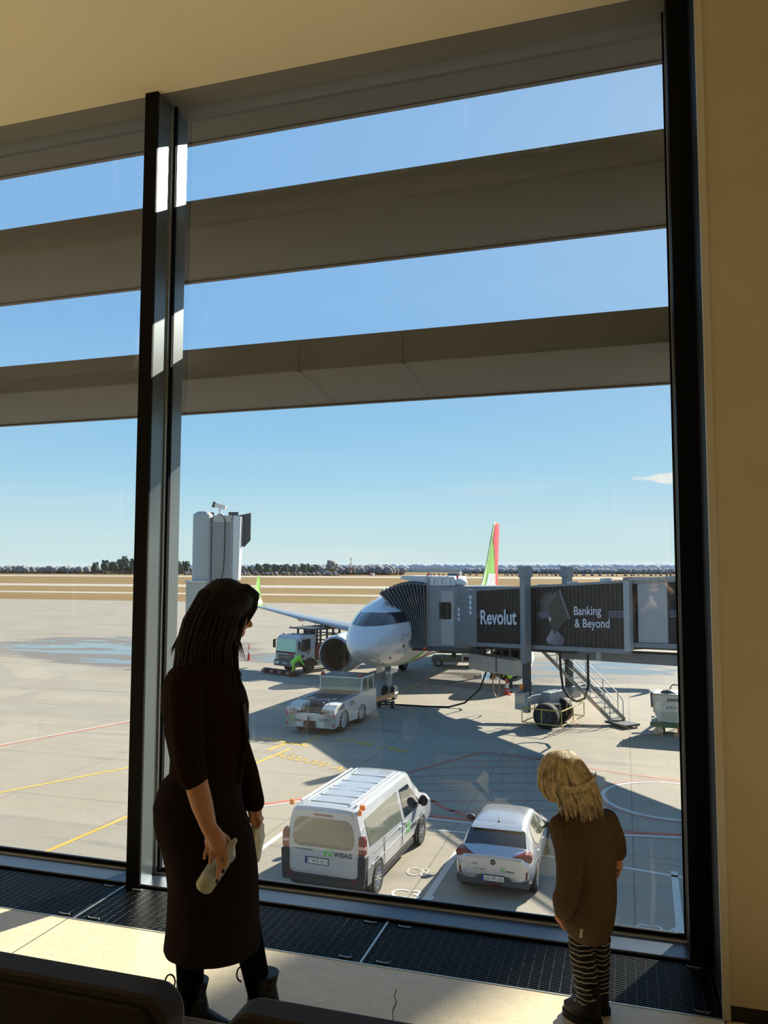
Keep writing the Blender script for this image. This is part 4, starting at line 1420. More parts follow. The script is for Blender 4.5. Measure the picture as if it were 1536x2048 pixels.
# the cab: faces the airliner's door
R0 = Vector((-3.2, 39.1, 0))
def wl(x, y, z):
    return Vector((x, y, z)) - R0
CBZ, CTZ = 3.10, 6.42
cx1, cx2, cyn, cyf = -10.45, -8.95, 42.45, 46.0
MB().prism([(cx1 - R0.x, cyn - R0.y), (cx2 - R0.x, cyn - R0.y), (-8.3 - R0.x, 42.15 - R0.y), (-5.9 - R0.x, 43.6 - R0.y), (-7.2 - R0.x, cyf - R0.y), (cx1 - R0.x, cyf - R0.y)], 'z', CBZ, CTZ).build('cab', MBG, brg, bevel=.03)
MB().bb(cx1 - R0.x - .06, cx1 - R0.x + .04, cyn - R0.y - .06, cyn - R0.y + .06, CBZ - .05, CTZ + .6).build('cab_post', MBL, brg)
MB().bb(cx1 + .75 - R0.x, cx2 - .02 - R0.x, cyn - R0.y - .03, cyn - R0.y + .02, CBZ + .1, CTZ - .25).build('cab_door', MBL, brg, bevel=.02)
MB().prism([(x - R0.x, z) for x, z in round_rect(-9.72, -9.12, 4.62, 5.55, .12)], 'y', cyn - R0.y - .045, cyn - R0.y).build('cab_window', mat('cab_glass', (18, 20, 22), .35, spec=.2), brg)
MB().bb(-9.36 - R0.x, -9.32 - R0.x, cyn - R0.y - .06, cyn - R0.y - .03, 4.65, 5.52).bb(-9.8 - R0.x, -9.74 - R0.x, cyn - R0.y - .08, cyn - R0.y - .03, 4.6, 5.58).build('window_bar', MBD, brg)
MB().bb(cx1 - R0.x - .9, -7.2 - R0.x, cyn - R0.y - .1, cyf - R0.y, CBZ - .22, CBZ).build('cab_floor', MBD, brg)
# cab roof with beacons and dome
MB().prism([(-12.1 - R0.x, 6.85), (-11.9 - R0.x, 6.98), (-9.0 - R0.x, 6.95), (-8.9 - R0.x, 6.45), (-10.5 - R0.x, 6.40), (-11.0 - R0.x, 6.55)], 'y', cyn - R0.y + .1, cyf - R0.y).build('cab_roof', MBW, brg, bevel=.02)
for x in (-10.2, -9.75, -9.3):
    MB().bb(x - R0.x - .08, x - R0.x + .08, cyn - R0.y - .02, cyn - R0.y + .2, 6.45, 6.97).build('roof_rib', MBW, brg)
MB().ell((-8.75 - R0.x, 43.0 - R0.y, 6.62), (.42, .42, .25), 18, 10).build('dome', MBW, brg, smooth=60)
for x, y, z in ((-10.45, 42.6, 6.96), (-8.85, 42.8, 6.85)):
    MB().cyl((x - R0.x, y - R0.y, z), (x - R0.x, y - R0.y, z + .2), .06, 10).build('beacon', mat('beacon_red', (196, 40, 32), .3), brg, smooth=50)
MB().ell((-10.6 - R0.x, 42.3 - R0.y, CBZ - .02), (.12, .12, .14)).build('red_lamp', mat('beacon_red', (196, 40, 32)), brg, smooth=60)
MB().ell((-9.0 - R0.x, 42.5 - R0.y, CBZ - .45), (.14, .12, .2)).cyl((-9.0 - R0.x, 42.5 - R0.y, CBZ - .45), (-9.0 - R0.x, 42.5 - R0.y, CBZ), .04).ell((-7.6 - R0.x, 42.0 - R0.y, CBZ - .3), (.1, .1, .14)).build('floodlight', MINK, brg, smooth=60)
# ribbed connecting drum with small windows between cab and tunnel
drum = [(-8.55, 42.2), (-7.62, 41.42)]
d0, d1 = wl(-8.75, 42.35, 0), wl(-7.50, 41.30, 0)
dd = (d1 - d0)
dn_ = Vector((dd.y, -dd.x, 0)).normalized()
dbz, dtz = 3.28, 6.28
MB().loft([[d0 + dn_ * .04 + zx * dbz, d1 + dn_ * .04 + zx * dbz, d1 - dn_ * 2.6 + zx * dbz, d0 - dn_ * 2.6 + zx * dbz], [d0 + dn_ * .04 + zx * dtz, d1 + dn_ * .04 + zx * dtz, d1 - dn_ * 2.6 + zx * dtz, d0 - dn_ * 2.6 + zx * dtz]]).build('connecting_drum', MBG, brg)
mb = MB()
for k in range(9):
    z = dbz + .35 + k * .29
    mb.cyl(d0 + dd * .15 + dn_ * .05 + zx * z, d0 + dd * .75 + dn_ * .05 + zx * z, .012, 5)
for k in range(7):
    p = d0 + dd * (.15 + k * .1) + dn_ * .05
    mb.cyl(p + zx * (dbz + .3), p + zx * (dtz - .25), .012, 5)
mb.build('drum_mesh', MBL, brg)
for f, n_, z0 in ((.05, 3, 4.55), (.66, 4, 4.95)):
    mb = MB()
    for k in range(n_):
        p = d0 + dd * f + dn_ * .06
        q = d0 + dd * (f + .11) + dn_ * .06
        z = z0 + k * .27
        mb.poly([p + zx * z, q + zx * z, q + zx * (z + .19), p + zx * (z + .19)])
    mb.build('drum_window', mat('pane_bright', (214, 222, 226), .1, coat=1), brg)
# accordion hood
rows = []
A_ = [(762, 0), (0, 0)]
curve_l = [(-12.95, 6.02), (-12.55, 5.62), (-12.1, 5.1), (-11.72, 4.5), (-11.48, 4.0), (-11.3, 3.5), (-11.12, 3.08)]
NF = 26
mb = MB()
for i in range(NF + 1):
    f = i / NF
    zz = .16 if i % 2 else -.10
    row = []
    for j, (x, z) in enumerate(curve_l):
        g_ = j / (len(curve_l) - 1)
        xr, zr = cx1, 6.25 + (3.05 - 6.25) * g_
        # the folds lean over towards the nose; the canopy bulges at the top
        zt_ = z + (zr - z) * f + .35 * math.sin(PI * f * .85) * (1 - g_)
        row.append(wl(x + (xr - x) * f, 41.75 + .6 * f + zz * .8, zt_))
    back = [wl(r.x + R0.x, 45.6, r.z + .02) for r in row[:1]]
    rows.append(back + [row[0] + Vector((0, .02, .10 + zz * .5))] + row)
mb.loft(rows, cap=False, close=False)
mb.build('accordion_hood', mat('hood_black', (70, 72, 76), .7), brg, recalc=False)
lit_fold = MB()  # pale tubes stand in for light caught along the fold ridges
for i, r in enumerate(rows):
    if i % 2 == 0:
        lit_fold.tube([p + Vector((0, -.012, 0)) for p in r[2:]], .016, 5)
lit_fold.build('hood_lit_ridge', mat('hood_lit_ridge_grey', (128, 130, 132), .6), brg)
MB().tube([r[2] + Vector((0, -.04, .04)) for r in rows], .045, 6).tube([r - Vector((.02, .05, 0)) for r in rows[0][2:]], .05, 6).build('hood_edge', mat('hood_edge_grey', (120, 122, 122), .7), brg, smooth=60)

# ================================================================ ground equipment
MTW = mat('tug_white', (188, 188, 182), .45, var=.05, scale=2)
MDIRT = mat('tug_deck', (112, 104, 104), .6, var=.2, scale=4)
tug = thing('pushback_tractor', (-13.5, 33.0, G), 'low white pushback tractor with dark deck in front of the airliner nose', 'tractor', rz=math.radians(-2.8))
LT = 5.3
half = 1.17
# side skirts with wheel arches cut out of the outline
def arch(yc, r, z0, n=10):
    return [(yc - r * math.cos(PI * k / n), z0 + r * 1.05 * math.sin(PI * k / n)) for k in range(n + 1)]
side = [(0, .35), (0, 1.12), (.35, 1.30), (1.2, 1.32), (3.5, 1.42), (5.1, 1.42), (LT, 1.2), (LT, .30)] + [(a, b) for a, b in arch(3.35, .58, .30)][::-1] + [(a, b) for a, b in arch(1.15, .60, .35)][::-1]
for s in (-1, 1):
    MB().prism(side, 'x', s * half, s * (half - .10)).build('side_panel', MTW, tug, bevel=.015)
    for y in (1.15, 3.35):
        wheel(tug, s * (half - .24), y, .56, .42, s, 8, rim=MTW)
    MB().bb(s * (half - .50), s * half, -.02, .06, .34, 1.0).build('tail_panel', MTW, tug, bevel=.01)
    MB().prism([(0, 1.12), (.35, 1.30), (1.15, 1.32), (1.15, 1.0), (0, 1.0)], 'x', s * half, s * (half - .66)).build('wing_box', MTW, tug, bevel=.04)
    for z in (.46, .92):
        MB().bb(s * (half - .06), s * (half - .01), -.035, .0, z - .10, z + .08).build('marker', mat('marker_red', (196, 52, 40), .5), tug)
    MB().bb(s * (half - .70), s * (half - .5), 1.2, 4.6, 1.36, 1.40).build('deck_edge', MGAL, tug)
text('fleet_number', '7251', MINK, tug, (-1.02, -.026, .98), (1, 0, 0), (0, 0, 1), .40, .17)
text('fleet_number', '7251', MINK, tug, (.50, -.026, .98), (1, 0, 0), (0, 0, 1), .40, .17)
for x in (-1.02, .50):
    MB().bb(x - .02, x + .46, -.03, -.02, .92, .95).build('number_bar', mat('marker_red', (196, 52, 40)), tug)
text('fleet_number', '7576', MGREY, tug, (half + .006, 1.75, 1.05), (0, 1, 0), (0, 0, 1), .55, .22)
MB().bb(-half, half, -.02, .10, .32, .94).build('rear_plate', MTW, tug, bevel=.02)
MB().bb(-.32, .28, -.08, .0, .30, .62).build('hitch_mount', mat('hitch_rust', (84, 56, 44), .8, var=.2), tug, bevel=.02)
MB().cyl((-.04, -.14, .5), (-.04, -.14, .82), .035).cyl((-.2, -.1, .55), (.12, -.1, .55), .05).build('hitch_pin', mat('hitch_rust', (84, 56, 44)), tug)
logo(tug, (-1.0, -.025, .56), (1, 0, 0), (0, 0, 1), .20)
text('lettering', 'HiSERV', MGREY, tug, (.42, -.024, .62), (1, 0, 0), (0, 0, 1), .55, .13)
MB().bb(-half + .10, half - .10, .12, LT - .1, .35, 1.0).build('chassis', mat('tug_dark', (52, 52, 54), .7), tug)
MB().prism([(1.15, 1.0), (1.15, 1.34), (3.45, 1.46), (3.45, 1.0)], 'x', -half + .12, half - .12).build('engine_deck', MDIRT, tug, bevel=.02)
mb = MB()
for k in range(12):
    y = 1.35 + k * .17
    mb.bb(-half + .35, half - .35, y, y + .03, 1.36 + .052 * (y - 1.15), 1.385 + .052 * (y - 1.15))
mb.build('deck_grating', MBD, tug)
MB().bb(-.52, .52, .55, 1.10, .8, 1.18).cyl((-.3, .8, 1.2), (.3, .8, 1.3), .09).ell((.2, .75, 1.2), (.2, .2, .18)).build('hose_reel', MBD, tug, smooth=50)
MB().cyl((-.14, .1, .94), (-.14, .12, 1.52), .014, 6).cyl((-.75, .35, 1.52), (.75, .35, 1.55), .018, 6).cyl((-.75, .35, 1.3), (-.75, .35, 1.52), .018, 6).cyl((.75, .35, 1.3), (.75, .35, 1.55), .018, 6).build('handrail', MGAL, tug)
# tug cab
cabp = [(3.42, 1.40), (3.50, 2.06), (4.98, 2.10), (5.12, 1.40)]
for x in (-1.08, 1.08):
    for a, b in (((3.44, 1.40), (3.52, 2.08)), ((5.08, 1.40), (4.96, 2.08)), ((4.3, 1.40), (4.28, 2.08))):
        MB().cyl((x, a[0], a[1]), (x, b[0], b[1]), .045, 6).build('cab_pillar', MTW, tug)
MB().bb(-1.14, 1.14, 3.42, 5.08, 2.05, 2.13).build('cab_roof', MTW, tug, bevel=.02)
MB().bb(-1.06, 1.06, 3.50, 4.98, 2.13, 2.16).build('roof_mat', MBD, tug)
MB().prism([(3.46, 1.44), (3.53, 2.05), (3.545, 2.05), (3.475, 1.44)], 'x', -1.04, 1.04).build('rear_glass', mat('tug_glass', (78, 98, 88), .08, spec=.6, coat=1.0), tug)
for s in (-1, 1):
    MB().prism([(3.50, 1.44), (3.56, 2.05), (4.95, 2.05), (5.05, 1.44)], 'x', s * 1.07, s * 1.085).build('side_glass', mat('tug_glass', (78, 98, 88)), tug)
    MB().prism([(3.42, 1.42), (5.14, 1.42), (5.2, .75), (3.95, .75)], 'x', s * (half + .005), s * (half - .02)).build('cab_door', MTW, tug, bevel=.01)
    MB().lathe([(.10, 0), (.12, .03), (.09, .16), (.02, .2)], 14, Matrix.Translation((s * .98, 3.52, 2.13))).build('beacon', mat('beacon_dark_red', (150, 54, 34), .3), tug, smooth=40)
MB().bb(-.5, .5, 4.4, 4.75, 1.2, 1.95).bb(-.9, -.2, 3.7, 4.2, 1.2, 1.75).build('seat', MINK, tug, bevel=.04)

# towbar between tractor and nose gear
tb = thing('towbar', (-12.85, 38.55, G), 'orange towbar joining the white tractor to the nose gear', 'towbar')
MB().tube([(.35, -.3, .62), (.55, 1.2, .62), (.6, 3.2, .5)], .13, 12).build('bar', mat('towbar_orange', (206, 140, 84), .5), tb, smooth=50)
MB().cyl((.35, -.6, .62), (.35, -.25, .62), .09).cyl((.60, 3.1, .5), (.5, 4.4, .45), .07).build('towbar_head', MGAL, tb, smooth=50)
MB().cyl((.2, 2.0, .3), (.95, 2.0, .3), .05).cyl((.55, 2.0, .3), (.55, 2.0, .6), .05).build('axle', MBD, tb)
for q in (.2, .95):
    wheel(tb, q, 2.0, .2, .12, 1 if q > .5 else -1, 5)

# ---- the truck beside the engine
MTRK = mat('truck_white', (176, 178, 178), .4, var=.03)
trk = thing('service_truck', (-23.0, 51.6, G), 'white cab truck with dark lifting frame standing beside the left engine', 'truck', rz=math.radians(-24))
cabp = [(.0, .95), (-.02, 1.35), (.12, 2.45), (.40, 2.66), (1.75, 2.70), (1.78, .95)]
MB().prism(cabp, 'x', -1.12, 1.12).build('cab', MTRK, trk, bevel=.05)
MB().prism([(-.01, 1.52), (.10, 2.40), (.07, 2.40), (-.035, 1.52)], 'x', -1.0, 1.0).build('windscreen', mat('truck_glass', (150, 196, 168), .08, spec=.6, coat=1.0), trk)
MB().bb(-1.0, 1.0, -.05, .02, 1.43, 1.55).build('dashboard_band', MINK, trk)
MB().prism([(-.86, 1.32), (.86, 1.32), (.70, .98), (-.70, .98)], 'y', -.05, .0).build('grille', MINK, trk, bevel=.02)
mb = MB()
for k in range(3):
    mb.bb(-.78 + k * .05, .78 - k * .05, -.07, -.04, 1.05 + (2 - k) * .085, 1.075 + (2 - k) * .085)
mb.build('grille_bars', MGAL, trk)
text('lettering', 'MAN', MGAL, trk, (-.22, -.075, 1.16), (1, 0, 0), (0, 0, 1), .44, .08)
MB().bb(.30, .86, -.045, .0, 1.36, 1.47).build('sticker', mat('marker_red', (196, 52, 40)), trk)
MB().bb(-1.15, 1.15, -.12, .25, .52, .96).build('bumper', mat('truck_bumper', (84, 86, 88), .6), trk, bevel=.04)
plate(trk, 'B TA 2307', (0, -.13, .75))
for s in (-1, 1):
    MB().prism([(.35, 1.62), (.48, 2.42), (1.30, 2.44), (1.30, 1.62), (.8, 1.52)], 'x', s * 1.125, s * 1.135).build('side_window', MWD, trk)
    MB().bb(s * 1.20, s * 1.42, .0, .1, 1.75, 2.30).cyl((s * 1.1, .1, 2.32), (s * 1.36, .02, 2.32), .03).build('mirror', MINK, trk, bevel=.02)
    MB().bb(s * .62, s * 1.0, -.135, -.1, .68, .84).build('headlamp', mat('lamp_glass', (220, 220, 214)), trk)
    MB().prism([(1.25 + .62 * math.cos(PI * k / 12), .48 + .62 * math.sin(PI * k / 12)) for k in range(13)], 'x', s * .7, s * 1.14).build('wheel_arch', MINK, trk)
    MB().bb(s * 1.12, s * 1.14, 1.05, 1.2, 1.38, 1.50).build('door_handle', MINK, trk)
    wheel(trk, s * .98, 1.25, .48, .30, s, 8, rim=MBD)
    wheel(trk, s * .98, 5.0, .48, .34, s, 8, rim=MBD)
MB().bb(-.45, .45, .2, 6.6, .62, .90).build('chassis', MINK, trk)
MB().bb(-1.05, -.5, 2.1, 3.9, .55, 1.1).bb(.5, 1.05, 2.1, 3.9, .45, .75).build('tank', MGAL, trk, bevel=.04)
MB().bb(-1.1, 1.1, 1.95, 2.35, .95, 2.0).bb(.75, 1.12, 2.35, 3.0, .95, 1.75).build('side_locker', mat('locker_red', (122, 62, 50), .6), trk, bevel=.02)
mb = MB()
for x in (-1.0, -.3, .35, 1.0):
    mb.bb(x - .06, x + .06, 2.0, 2.12, .95, 3.05).bb(x - .06, x + .06, 4.3, 4.42, .95, 3.05)
for z in (2.0, 2.55, 2.98):
    mb.bb(-1.05, 1.05, 2.02, 2.10, z, z + .09).bb(-1.05, 1.05, 4.32, 4.40, z, z + .09)
    mb.bb(-1.05, -.95, 2.1, 4.4, z, z + .08).bb(.95, 1.05, 2.1, 4.4, z, z + .08)
mb.bb(-.35, .4, 2.05, 2.5, 1.0, 3.1)
mb.build('lifting_frame', mat('frame_blue_grey', (52, 58, 70), .5), trk)
MB().bb(-1.15, 1.15, 1.3, 6.5, 3.05, 3.14).build('platform', mat('frame_blue_grey', (52, 58, 70)), trk)
mb = MB()
for y in (1.4, 2.6, 3.9, 5.2, 6.4):
    for x in (-1.1, 1.1):
        mb.cyl((x, y, 3.1), (x, y, 3.3), .03, 6)
mb.build('platform_rail', MGAL, trk)
mb = MB()
for k in range(5):
    mb.bb(-1.5 + k * .72, -1.1 + k * .72, -.9 + .1 * (k % 2), -.3, .06, .34)
mb.bb(-1.55, 2.4, -.75, -.55, .28, .38)
mb.build('hose_rack', mat('rack_dark', (46, 42, 42), .7), trk, bevel=.03)
for k in range(4):
    MB().cyl((-1.35 + k * .85, -1.0, .22), (-1.05 + k * .85, -1.0, .22), .11, 10).build('coupling', mat('coupling_copper', (150, 86, 70), .5), trk)
MB().cyl((.2, .5, 2.68), (.2, .5, 2.8), .06).cyl((-.85, .5, 2.64), (-.85, .5, 2.78), .05).build('beacon', mat('beacon_dark_red', (150, 54, 34)), trk)

# ---- cargo dolly with a container at the right
MCT = mat('container_pale', (196, 198, 186), .5, var=.05, scale=3)
MDG = mat('dolly_green', (70, 104, 66), .6, var=.12)
dol = thing('container_dolly', (1.72, 37.6, G), 'green container dolly at the right window edge, under the pale container', 'dolly', rz=math.radians(-4))
MB().bb(-.75, 2.6, -.1, 1.5, .42, .52).bb(-.78, 2.62, -.14, -.06, .36, .56).bb(-.78, 2.62, 1.46, 1.54, .36, .56).build('deck', MDG, dol, bevel=.01)
mb = MB()
for k in range(11):
    mb.cyl((-.6 + k * .3, -.02, .54), (-.6 + k * .3, 1.42, .54), .035, 8)
mb.build('roller', MGAL, dol)
for x in (-.35, 2.2):
    for y, s in ((.15, -1), (1.25, 1)):
        w_ = wheel(dol, x, y, .2, .12, 1, 5)
        w_.rotation_euler = (0, 0, PI / 2 * s)
MB().cyl((-.76, -.3, .1), (-.4, .1, .4), .04).cyl((-1.15, -.7, .12), (-.7, -.15, .4), .05).box((-1.0, -.5, .14), (1.2, .1, .06), (0, 0, .5)).build('drawbar', MGAL, dol)
MB().bb(.35, .5, -.22, -.12, .1, .42).bb(1.15, 1.3, -.25, -.12, .1, .46).build('stop_block', mat('block_red', (180, 66, 48), .6), dol)
MB().bb(.95, 1.1, -.25, -.12, .08, .44).build('lever', mat('lever_yellow', (196, 160, 50), .6), dol)
cnt = thing('cargo_container', (1.72, 37.6, G + .575), 'pale cargo container with lettering sitting on the green dolly', 'container', rz=math.radians(-4))
MB().prism([(-.45, 0), (2.4, 0), (2.4, 1.42), (-.62, 1.42), (-.62, .55)], 'y', 0, 1.42).build('shell', MCT, cnt, bevel=.015)
MB().bb(-.66, 2.42, -.03, 1.45, 1.38, 1.44).bb(-.64, -.58, -.03, .02, .5, 1.4).bb(-.5, 2.4, -.03, .02, .0, .06).build('edge_frame', MGAL, cnt)
MB().bb(-.3, .35, -.015, .01, .12, .52).bb(.45, 1.1, -.015, .01, .12, .52).bb(1.2, 1.9, -.015, .01, .12, .52).build('door_panel', mat('container_panel', (172, 176, 160), .5), cnt, bevel=.008)
MB().poly([(-.62, -.02, 1.452), (.2, -.02, 1.452), (.5, 1.3, 1.452), (-.5, 1.3, 1.452)]).build('sheet', mat('sheet_white', (214, 214, 208), .6), cnt, recalc=False)
MB().prism([(-.35, 1.44), (.35, 1.44), (.05, 1.62), (-.2, 1.58)], 'y', .2, .55).build('cover_fold', mat('fold_dark', (62, 66, 72), .7), cnt)
MB().tube([(-.66, -.05, 1.45), (-.72, .2, 1.5), (-.68, .6, 1.46), (-.74, .9, 1.3), (-.7, .3, .7), (-.66, -.05, .9)], .05, 6).build('curtain', mat('fold_grey', (120, 124, 116), .8), cnt, smooth=60)
text('lettering', 'jettainer', MINK, cnt, (-.05, -.02, 1.03), (1, 0, 0), (0, 0, 1), 1.3, .22, bold=.01)
MB().bb(-.18, 1.2, -.018, .0, .62, .92).build('number_panel', mat('panel_white', (206, 206, 198), .5), cnt)
text('lettering', 'AKH 22055', MGREY, cnt, (-.1, -.021, .68), (1, 0, 0), (0, 0, 1), 1.2, .18)
rl = thing('tow_tractor', (2.1, 41.2, G), 'small tractor half hidden behind the pale container', 'tractor')
MB().bb(-.1, 2.2, 0, 1.2, .35, 1.05).build('body', mat('tow_grey', (120, 112, 104), .6), rl, bevel=.05)
MB().tube([(-.1, 0, 1.0), (-.1, 0, 1.62), (.0, .0, 1.75), (1.0, 0, 1.75), (1.1, 0, 1.0)], .035, 6).tube([(.9, 0, 1.0), (.9, 0, 2.05), (1.05, 0, 2.15), (2.2, 0, 2.15)], .035, 6).build('roll_bar', mat('rail_brown', (96, 80, 70), .5), rl, smooth=60)
for x in (.3, 1.8):
    wheel(rl, x, .1, .35, .2, 1, 5).rotation_euler = (0, 0, -PI / 2)

cnt.scale = (1, 1, .86)
# ---- baggage loader under the fuselage
ld = thing('baggage_loader', (-12.3, 59.0, G), 'low baggage loader under the airliner behind the nose gear', 'loader', rz=math.radians(8))
MB().bb(-1.9, .3, 0, 1.7, .35, .75).build('body', mat('loader_grey_green', (120, 130, 118), .6), ld, bevel=.04)
MB().prism([(.3, .35), (1.9, .35), (1.9, .95), (.4, 1.05)], 'y', -.1, 1.7).build('front_box', mat('loader_white', (196, 196, 190), .5), ld, bevel=.03)
MB().bb(.55, 1.5, -.13, -.08, .5, .8).build('lamp_panel', MINK, ld)
MB().bb(-2.2, 1.6, .3, 1.4, 1.0, 1.25).build('belt', MINK, ld)
MB().bb(-1.6, -.2, .3, 1.2, 1.25, 1.75).build('baggage', mat('bag_brown', (96, 82, 70), .8, var=.3, scale=3), ld, bevel=.08)
for x in (-1.4, 1.3):
    for y, s in ((.1, -1), (1.6, 1)):
        wheel(ld, x, y, .33, .2, 1, 5).rotation_euler = (0, 0, PI / 2 * s)

# ---- docking guidance display on its post
VX = Vector((.9563, .2924, 0))
VY = Vector((-.2924, .9563, 0))
gd = thing('docking_display_post', (-10.26, 17.78, G), 'grey round post carrying the docking display box beside the mullion', 'post')
MPOST = mat('post_grey', (156, 160, 158), .55, .1, var=.04, scale=3)
top = 3.12 - G
MB().lathe([(.25, 0), (.25, top - .07), (.235, top - .03), (.15, top + .03), (.02, top + .06)], 32).build('post', MPOST, gd, smooth=50)
MB().box(VX * -.08 + Vector((0, 0, .5 * (1.36 - G))), (.5, .62, 1.36 - G), (0, 0, math.radians(17))).build('base_box', MPOST, gd, bevel=.015)
MB().box(VX * -.08 + Vector((0, 0, 1.38 - G)), (.56, .68, .05), (0, 0, math.radians(17))).box(VX * -.35 + Vector((0, 0, .5 * (1.42 - G))), (.05, .12, 1.42 - G), (0, 0, math.radians(17))).build('base_cap', mat('post_light', (176, 182, 184), .5), gd, bevel=.01)
gb = thing('docking_display', (-9.72, 17.95, 1.42), 'tall grey docking display box hung on the round post', 'display', rz=math.radians(17))
MB().bb(-.30, .23, -.14, .16, 0, 1.62).build('housing', mat('display_grey', (132, 140, 146), .5, .2, var=.04), gb, bevel=.012)
MB().bb(-.29, .14, -.155, -.14, .02, 1.45).build('back_panel', mat('display_panel', (120, 128, 130), .5, .2), gb, bevel=.01)
MB().bb(-.28, .18, -.17, -.13, 1.45, 1.63).build('top_bracket', MPOST, gb, bevel=.01)
MB().prism([(.23, 0), (.23, 1.62), (.27, 1.63), (.42, 1.60), (.38, .0)], 'y', -.16, .20).build('side_cover', mat('display_white', (190, 196, 198), .45), gb, bevel=.01)
MB().prism([(.24, 1.64), (.62, 1.72), (.62, 1.02), (.46, .84), (.34, .9)], 'y', .16, .19).build('sun_shield', mat('shield_dark', (60, 68, 74), .6), gb)
MB().bb(-.42, -.30, .0, .05, 1.5, 1.72).bb(.05, .30, .14, .18, 1.6, 1.74).build('shield_edge', mat('shield_dark', (60, 68, 74)), gb)
MB().bb(-.29, -.05, -.14, .12, -.14, -.0).bb(-.02, .10, -.12, .1, -.12, 0).build('lower_box', mat('box_olive', (84, 84, 78), .7), gb, bevel=.01)
MB().tube([(-.14, -.17, 1.66), (-.02, -.19, 1.62), (.03, -.18, 1.5), (.02, -.17, .6), (.0, -.17, .22), (-.04, -.17, .06)], .012, 6).build('cable', MINK, gb, smooth=60)
MB().bb(-.42, -.28, -.02, .02, 1.2, 1.28).bb(-.42, -.28, -.02, .02, .3, .38).tube([(-.30, -.1, 1.44), (-.36, -.1, 1.36), (-.42, -.08, 1.32)], .012, 6).build('wall_bracket', MPOST, gb)
cm_ = thing('security_camera', (-9.88, 17.88, 3.05), 'white security camera on top of the docking display box', 'camera', rz=math.radians(17))
MB().box((.04, .0, .245), (.30, .13, .12), (0, math.radians(18), 0)).build('housing', mat('camera_white', (212, 212, 206), .4), cm_, bevel=.02)
MB().box((-.115, .0, .285), (.07, .14, .15), (0, math.radians(18), 0)).build('lens_hood', mat('shield_dark', (60, 68, 74)), cm_, bevel=.02)
MB().bb(-.03, .12, -.04, .04, -.0, .05).cyl((.05, 0, .04), (.02, 0, .19), .025).build('mount', mat('camera_white', (212, 212, 206)), cm_)

# ---- traffic cones, hose, unseen mast
def cone(x, y, h, label, k=1.0):
    c_ = thing('traffic_cone', (x, y, G), label, 'cone')
    MB().lathe([(k * h * .22, .05), (k * h * .19, .06), (k * h * .13, h * .42)], 20).build('body', mat('cone_red', (206, 62, 44), .5), c_, smooth=50)
    MB().lathe([(k * h * .13, h * .42), (k * h * .085, h * .68)], 20).build('white_band', mat('cone_white', (214, 212, 206), .5), c_, smooth=50)
    MB().lathe([(k * h * .085, h * .68), (k * h * .035, h), (.005, h)], 20).build('tip', mat('cone_red', (206, 62, 44)), c_, smooth=50)
    MB().bb(-k * h * .27, k * h * .27, -k * h * .27, k * h * .27, 0, .05).build('base', mat('cone_red', (206, 62, 44)), c_, bevel=.01)
cone(-6.8, 47.05, .95, 'red and white traffic cone beside the worker under the bridge')
cone(-29.3, 58.4, 1.3, 'slim red traffic cone out on the apron left of the truck', .5)
hs = MB().tube([(-7.2, 42.95, G + 2.1), (-7.6, 42.5, G + .9), (-8.3, 41.9, G + .25), (-9.1, 41.55, G + .05), (-10.2, 41.4, G + .04), (-11.6, 41.45, G + .04), (-12.9, 41.4, G + .04), (-13.6, 41.9, G + .05)], .05, 8).build('ground_power_cable', MTY, smooth=60)
tag(hs, 'black ground power cable running over the concrete from bridge to nose gear', 'cable')
lm = thing('shade_mast', (13.25, 33.2, G), 'tall floodlight mast added out of view, to cast shade on the hall floor', 'mast')  # stands outside the view, added to throw a soft shadow on the floor
MB().lathe([(.50, 0), (.48, 26)], 20).build('pole', MGAL, lm, smooth=50)
MB().box((0, 0, 26), (3.2, .8, .5)).build('lamp_head', MBG, lm)

# ================================================================ people
MSK = mat('skin', (190, 138, 108), .55, spec=.3, var=.05, scale=30)
MHB = mat('hair_black_brown', (17, 13, 11), .55, spec=.2, var=.3, scale=40)
MDRS = mat('dress_wool', (36, 27, 25), .95, spec=.03, var=.15, scale=60, bump=.25, bscale=300)
MCRD = mat('cardigan_wool', (38, 26, 20), .95, spec=.03, var=.18, scale=50, bump=.3, bscale=260)
MBT = mat('boot_leather', (14, 13, 14), .5, spec=.25, var=.1, scale=30)
MTG = mat('tights_black', (9, 9, 11), .95, spec=.03)
MNAIL = mat('nail_dark', (38, 14, 18), .2, coat=.6)


def eloft(mb, rows, n=28, p=2.0):
    """Closed body of elliptical sections; rows: (z, u low, u high, half depth, depth centre)."""
    rings = []
    for r in rows:
        z, a, b, hw = r[:4]
        cw = r[4] if len(r) > 4 else 0.0
        ring = []
        for k in range(n):
            t = 2 * PI * k / n
            c_, s_ = math.cos(t), math.sin(t)
            ring.append(((a + b) / 2 + (b - a) / 2 * math.copysign(abs(c_) ** (2 / p), c_), cw + hw * math.copysign(abs(s_) ** (2 / p), s_), z))
        rings.append(ring)
    return mb.loft(rings)


def finger(mb, pts, r):
    return mb.limb(pts, [r * (1 - .09 * i) for i in range(len(pts))], 10)


wom = thing('person', (-1.440, 2.613, 0), 'woman in dark dress seen from behind at the window, holding a baby bottle', 'person', rz=math.radians(17))
